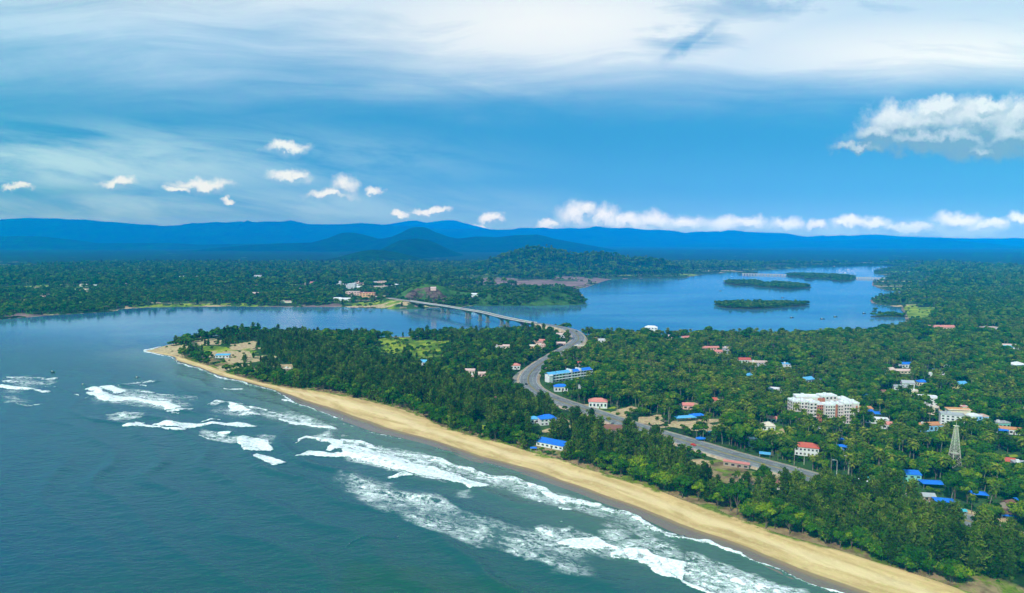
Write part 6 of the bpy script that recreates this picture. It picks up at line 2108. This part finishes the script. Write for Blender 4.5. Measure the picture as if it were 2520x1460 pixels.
# beyond the river: too far to show doors, windows only on the largest
for row in [
    ('long white building alone on the far shore woods, left of the picture', *d1(1398, 565), 68, 22, 11, 0, 'white', 'flat', 'white', 2, 6),
    ('small white building at the far left on the other shore', *d1(75, 490), 34, 20, 9, 0, 'white', 'flat', 'white', 1, 0),
    ('white tower like block on the far shore, centre left', *d1(1900, 560), 36, 20, 14, 0, 'white', 'flat', 'white', 3, 4),
    ('pink walled house below the white tower like block on the far shore', *d1(1890, 583), 22, 14, 6, 0, 'pink', 'flat', 'pinkwhite', 1, 0),
    ('low white row on the far shore above the pink school', *d1(2285, 571), 50, 14, 6, 0, 'white', 'flat', 'white', 1, 0),
    ('pink school like building on the far shore left of the white town', *d1(2305, 611), 46, 16, 9, 0, 'pink', 'gable', 'pinkred', 2, 5),
    ('white house with a pale path on the far shore, left', *d1(1005, 562), 30, 16, 7, 0, 'white', 'gable', 'white', 1, 0),
    ('cream farm building on the far shore, far left', *d1(590, 662), 50, 16, 4, -4, 'cream', 'flat', 'cream', 1, 0),
    ('small cream cottage above the cream farm building', *d1(625, 628), 26, 12, 5, 0, 'cream', 'gable', 'cream', 1, 0),
    ('white cottage right of the cream farm building', *d1(710, 634), 20, 12, 6, 0, 'cream', 'gable', 'white', 1, 0),
    ('pale pink cottage further right of the cream farm building', *d1(912, 622), 22, 12, 6, 0, 'pink', 'gable', 'pinkwhite', 1, 0),
    ('two pale roofs low on the far shore near the water', *d1(330, 702), 22, 10, 5, 0, 'pink', 'gable', 'pinkwhite', 1, 0),
    ('pale roofed house on the far shore, upper left group', *d1(668, 590), 24, 12, 6, 0, 'white', 'flat', 'white', 1, 0),
    ('small pink house on the far shore below the centre', *d1(1890, 690), 18, 10, 6, 0, 'pink', 'gable', 'pinkwhite', 1, 0),
    ('white boat shed by the far waterline', *d1(2115, 748), 26, 9, 4, 0, 'cream', 'flat', 'pinkwhite', 1, 0),
    ('white fishing quay house at the far waterline', *d1(2490, 728), 22, 9, 5, 0, 'white', 'flat', 'white', 1, 0),
    ('white apartment pair at the left of the far town', *dz(425, 300), 26, 18, 14, 0, 'white', 'flat', 'white', 3, 4),
    ('white block at the right of the apartment pair in the far town', *dz(560, 320), 26, 18, 12, 0, 'white', 'flat', 'white', 3, 4),
    ('tallest white block in the middle of the far town', *dz(800, 372), 24, 18, 20, 0, 'white', 'flat', 'white', 5, 4),
    ('white block left of the tallest one in the far town', *dz(712, 410), 17, 14, 12, 0, 'white', 'flat', 'white', 3, 3),
    ('cream block right of the tallest one in the far town', *dz(885, 385), 22, 16, 11, 0, 'cream', 'flat', 'white', 3, 3),
    ('low white house right of the cream block in the far town', *dz(1000, 435), 28, 12, 5, 0, 'white', 'gable', 'white', 1, 0),
    ('upper row of low white roofs in the far town', *dz(780, 298), 34, 12, 6, 0, 'white', 'gable', 'white', 1, 0),
    ('lilac roofed house at the upper right of the far town', *dz(1040, 300), 36, 12, 6, 0, 'pink', 'gable', 'pinkwhite', 1, 0),
    ('pale reddish housing block in front of the far town', *dz(840, 560), 36, 20, 13, 0, 'pink', 'flat', 'pinkwhite', 3, 5),
    ('low white annex right of the pale reddish housing block', *dz(945, 588), 20, 10, 5, 0, 'white', 'flat', 'white', 1, 0),
    ('orange fronted building with cream wings in front of the far town', *dz(1200, 590), 38, 18, 14, 0, 'orange', 'flat', 'pinkred', 3, 5),
    ('small pink hut right of the orange fronted building', *dz(1355, 686), 14, 8, 5, 0, 'pink', 'gable', 'pinkwhite', 1, 0),
    ('dusty red block at the right of the far town', *dz(1570, 300), 30, 20, 15, 0, 'pink', 'flat', 'pinkwhite', 4, 4),
    ('cream block left of the dusty red block in the far town', *dz(1440, 310), 26, 18, 11, 0, 'cream', 'flat', 'white', 3, 3),
    ('low pale row below the dusty red block in the far town', *dz(1520, 420), 44, 14, 8, 0, 'cream', 'flat', 'pinkwhite', 2, 5),
    ('white houses at the foot of the cut headland', *dz(1850, 380), 32, 12, 7, 0, 'white', 'gable', 'white', 1, 0),
    ('long white low house near the far waterline below the town', *dz(650, 735), 30, 10, 5, 0, 'white', 'gable', 'white', 1, 0),
    ('small white house left of the long low one near the far waterline', *dz(445, 722), 18, 9, 5, 0, 'white', 'gable', 'white', 1, 0),
    ('pale factory shed on the far plain behind the headland', *dz(1860, 75), 40, 16, 8, 0, 'white', 'flat', 'white', 1, 0),
    ('small white house on the far plain left of the factory shed', *dz(1500, 48), 24, 12, 7, 0, 'white', 'gable', 'white', 1, 0),
]:
    house(*row[:10], storeys=row[10], nf=max(1, row[11]), name='far_house', cat='house', win=row[11] > 0, front=60, keep=row[3] * .55)

e_ = house('small pink house on top of the brown cut headland', *d2(678, 650), 12, 8, 5, 0, 'pink', 'gable', 'pinkwhite', base=38, name='far_house', keep=9, front=0, win=False)
e_ = house('white villa in the trees of the green headland', *d2(982, 697), 15, 9, 6, 0, 'white', 'gable', 'white', base=16, name='far_house', keep=10, front=40, win=False)

# ------------------------------------------------------------------ blue tarpaulin shelters, open on posts
def tarp(label, px, py, w, d, h, rot, col='blue', kind='hip', rise=1.2):
    g = gp(px, py, 2.9 + h)
    e = thing('tarp_shelter', label, 'shelter', (g[0], g[1], 2.9), R(rot), 'blue sheet shelters')
    b = MB()
    if kind == 'hip':
        b.hip(w, d, h, rise, .3, .08)
    elif kind == 'round':
        n = 14
        V = [(math.cos(i * 6.2832 / n) * w / 2, math.sin(i * 6.2832 / n) * d / 2, h) for i in range(n)] + [(0, 0, h + rise)]
        V += [(math.cos(i * 6.2832 / n) * w / 2, math.sin(i * 6.2832 / n) * d / 2, h - .5) for i in range(n)]
        b.add(V, [(i, (i + 1) % n, n) for i in range(n)] + [(n + 1 + i, n + 1 + (i + 1) % n, (i + 1) % n, i) for i in range(n)])
    else:
        b.shed(w, d, h, rise, .2, .08)
    b.build('roof_sheet', ROOFS[col], e)
    for sx in (-1, 1):
        for sy in (-1, 1):
            f = .62 if kind == 'round' else .94
            x, y = sx * w / 2 * f, sy * d / 2 * f
            zz = h + .04 + (rise * (y + d / 2) / d if kind == 'shed' else 0)
            MB().bar((x, y, -1), (x, y, zz), .09).build('post', M_POST, e)
    clear(g[0], g[1], .5 * math.hypot(w, d) + .6, min(45, (12 - h) * g[1] / 150))


for row in [
    ('wide bright blue hipped tarp among palms right of the highway', *d4(1840, 1345), 12.5, 7.5, 3.2, -8),
    ('blue tarp with a torn right side near the right edge', *d4(2182, 1425), 8.5, 6.5, 3.0, -16),
    ('blue tarp with white roof behind it, beside the highway at the right', *d5(1930, 772), 10.0, 6.5, 3.2, -14),
    ('blue tarp corner cut by the right edge of the photo', *d5(2512, 770), 6, 6, 3.4, 0),
    ('small blue tarp right of the apartment complex', *d4(1358, 704), 9, 6, 4.0, 0),
    ('bright blue tarp on the lane right of the apartment complex', *d4(1447, 838), 7.5, 5, 3.6, -6, 'blue', 'shed', 1.0),
    ('dark blue lean-to under the orange walled shed', *d4(1362, 818), 10, 4, 3.2, -6, 'blue', 'shed', .8),
    ('round blue and white canopy on the edge of the highway', *d4(134, 1018), 7.4, 5.4, 3.0, 0, 'blue', 'round', .9),
    ('long sky blue hall roof behind the pile of pale sand', *d4(20, 864), 17, 6, 3.6, 10, 'lightblue', 'hip', 1.4),
    ('deep blue hall roof touching the right end of the sky blue hall', *d4(108, 850), 12, 6, 4.0, 10, 'blue', 'hip', 1.6),
    ('pale blue sheet roof at the town side edge of the highway', *d4(608, 1134), 7, 3.6, 2.8, -22, 'lightblue', 'shed', .6),
    ('blue sheet fence roof right of the sand yard', *d4(212, 975), 5, 2.4, 2.6, 30, 'lightblue', 'shed', .5),
    ('upper small blue tarp of the cluster above the lattice mast road', *d4(1172, 1030), 4.6, 3.6, 3.0, -10),
    ('middle blue tarp of the cluster, largest of the three', *d4(1178, 1078), 6.5, 4.6, 3.0, -30),
    ('lowest blue tarp of the cluster, beside a white cottage', *d4(1160, 1100), 5.0, 3.6, 2.8, -14),
    ('pale blue gathered tarp in the palms above the green walled house', *d4(1630, 1196), 6.6, 4.2, 3.0, 0, 'lightblue', 'hip', 1.3),
    ('turquoise lean-to by the highway', *d4(1378, 1322), 5.6, 3.2, 2.6, -16, 'turquoise', 'shed', .7),
    ('turquoise striped awning along the highway at the right', *d5(2045, 848), 6.6, 2.6, 2.4, -20, 'turquoise', 'shed', .5),
    ('tiny blue beach tarp at the edge of the sand', *d6(1417, 386), 4.2, 3.0, 1.8, 0, 'blue', 'hip', .7),
    ('small blue tarp at the right edge below the orange terrace roof', *d4(2365, 962), 7, 3.6, 3.2, -10, 'blue', 'shed', .7),
    ('blue awning sheet in front of the brown tiled house', *d5(2405, 885), 6.5, 3.0, 2.3, -20, 'blue', 'shed', .5),
    ('small blue roof sheet high in the trees at the right', *d4(2360, 800), 7, 5, 4.0, 0),
    ('faded blue sheet roof between palms, centre right of the town', *d4(1255, 602), 7, 5, 4.0, 6, 'lightblue'),
]:
    tarp(*row)

# ------------------------------------------------------------------ vehicles, poles and boats
def car(label, ra, off, col, suv=False):
    P, Nn = road_frames()
    i = int(np.argmin(np.linalg.norm(P[:, :2] - gp(ra[0], ra[1], 4)[:2], axis=1)))
    t = P[min(i + 1, len(P) - 1)] - P[i - 1]
    q = P[i, :2] + Nn[i] * off
    e = thing('parked_car' if False else 'car', label, 'car', (q[0], q[1], P[i, 2] + .05), math.atan2(t[1], t[0]))
    L, W = (5.4, 2.1) if suv else (4.3, 1.8)
    pr = [(-L / 2, .35), (-L / 2, .85), (-L * .34, 1.0), (-L * .26, 1.5), (L * .10, 1.52), (L * .24, 1.0), (L * .46, .82), (L / 2, .6), (L / 2, .35)]
    V = [(x, s * W / 2 * (.84 if z > 1.2 else 1), z) for s in (-1, 1) for x, z in pr]
    n = len(pr)
    b = MB().add(V, [tuple(range(n)), tuple(range(2 * n - 1, n - 1, -1))] + [(k, k + n, (k + 1) % n + n, (k + 1) % n) for k in range(n)])
    b.build('body', paint('car_paint_' + col, {'dark': (.02, .02, .025), 'white': (.7, .7, .7), 'red': (.4, .03, .03)}[col], .35, .1), e)
    MB().box(-L * .24, L * .12, -W * .43, W * .43, 1.05, 1.40).build('window', M_GLASS, e)
    wm = bpy.data.meshes.new('wheel')
    bm = bmesh.new()
    bmesh.ops.create_cone(bm, cap_ends=True, segments=14, radius1=.34, radius2=.34, depth=.24, matrix=Matrix.Rotation(math.pi / 2, 4, 'X'))
    bm.to_mesh(wm)
    bm.free()
    wm.materials.append(M_GLASS)
    for sx in (-.31, .31):
        for sy in (-.5, .5):
            link('wheel', wm, e, (L * sx, W * sy, .34))


car('dark car rounding the inside lane of the sharp road bend', (1299, 947), -3.5, 'dark', True)
car('dark car near the bridge end of the highway', (1420, 822), 4.5, 'dark', True)
car('dark car on the straight highway right of the villa', (1500, 1029), -4.5, 'dark')
car('white car beside the dark one on the straight highway', (1530, 1040), 4.2, 'white')
car('red car on the highway near the round blue canopy', (1722, 1096), -4.0, 'red')
car('white van like car halfway along the bend below the toll office', (1380, 866), 4.0, 'white', True)


def pole(label, px, py, h, flag=False):
    g = gp(px, py, 2.9)
    e = thing('lamp_post', label, 'lamp post', (g[0], g[1], 2.8))
    MB().bar((0, 0, 0), (0, 0, h), .14, .09).build('pole', M_STEEL, e)
    MB().bar((0, 0, h), (-1.8, 0, h + .3), .08).build('arm', M_STEEL, e)
    MB().box(-3.0, -1.7, -.25, .25, h + .2, h + .4).build('lamp_head', WALLS['white'], e)
    KEEP.append((g[0], g[1], 3.0))


pole('tall lamp post with a white head beside the highway, right of the brown roofed hut', *d5(1136, 618), 12)
pole('pale pole standing in palms right of the red hipped roof', *d5(896, 515), 9)
pole('tall thin lamp post in the palms left of the lattice mast', *d5(1222, 585), 12)


def boat(label, px, py, L=9):
    g = gp(px, py, 0)
    e = thing('fishing_boat', label, 'boat', (g[0], g[1], 0.05), rng.uniform(-.4, .4))
    n = 9
    V, Fq = [], []
    for i in range(n):
        t = i / (n - 1) * 2 - 1
        w = 1.15 * (1 - abs(t) ** 2.2) + .04
        k = .5 * t * t
        V += [(t * L / 2, -w, .75 + k), (t * L / 2, -w * .5, -.25), (t * L / 2, w * .5, -.25), (t * L / 2, w, .75 + k), (t * L / 2, w * .8, .55 + k * .9), (t * L / 2, -w * .8, .55 + k * .9)]
    for i in range(n - 1):
        for j in range(6):
            Fq.append((i * 6 + j, i * 6 + (j + 1) % 6, (i + 1) * 6 + (j + 1) % 6, (i + 1) * 6 + j))
    MB().add(V, Fq).build('hull', M_GLASS, e)
    MB().box(-L * .22, -L * .02, -.6, .6, .5, 1.9).build('cabin', WALLS['grey'], e)


for lab, q in (('small dark boat near the island on the lagoon', (739, 722)), ('small dark boat at the left of the near lagoon shore', (806, 870)), ('small dark boat off the palm shore of the lagoon, centre', (1128, 863)),
               ('small dark boat close to the right shore of the lagoon', (1340, 838)), ('small dark boat furthest toward the palms on the lagoon', (1032, 879)), ('small dark boat near the crooked island', (282, 672))):
    boat(lab, 1679.6 + .33351 * q[0], 492.2 + .33351 * q[1])
for lab, q in (('dark boat on the sea between two lines of surf', (616, 262)), ('dark boat on the sea above the left surf line', (390, 166)), ('small dark boat on the sea right of the left surf', (1015, 209))):
    boat(lab, .33351 * q[0], 861.3 + .33351 * q[1], 7)
plant_all()
# ------------------------------------------------------------------ haze: one box of air round the scene, the sky outside it
def build_haze():
    x0, x1, y0, y1, z0, z1 = -30000, 30000, -3000, 25500, -14, 960
    V = [(x, y, z) for z in (z0, z1) for y in (y0, y1) for x in (x0, x1)]
    Fq = [(0, 2, 3, 1), (4, 5, 7, 6), (0, 1, 5, 4), (2, 6, 7, 3), (0, 4, 6, 2), (1, 3, 7, 5)]
    m = bpy.data.materials.new('air')
    m.use_nodes = True
    t = m.node_tree
    t.nodes.clear()
    out = t.nodes.new('ShaderNodeOutputMaterial')
    pv = t.nodes.new('ShaderNodeVolumePrincipled')
    pv.inputs['Color'].default_value = (0.0, 0.335, 1.0, 1)
    pv.inputs['Density'].default_value = HAZE_D
    pv.inputs['Anisotropy'].default_value = -0.4
    t.links.new(pv.outputs[0], out.inputs['Volume'])
    o = link('haze', mesh_np('haze', V, Fq, m))
    tag(o, kind='stuff')


build_haze()
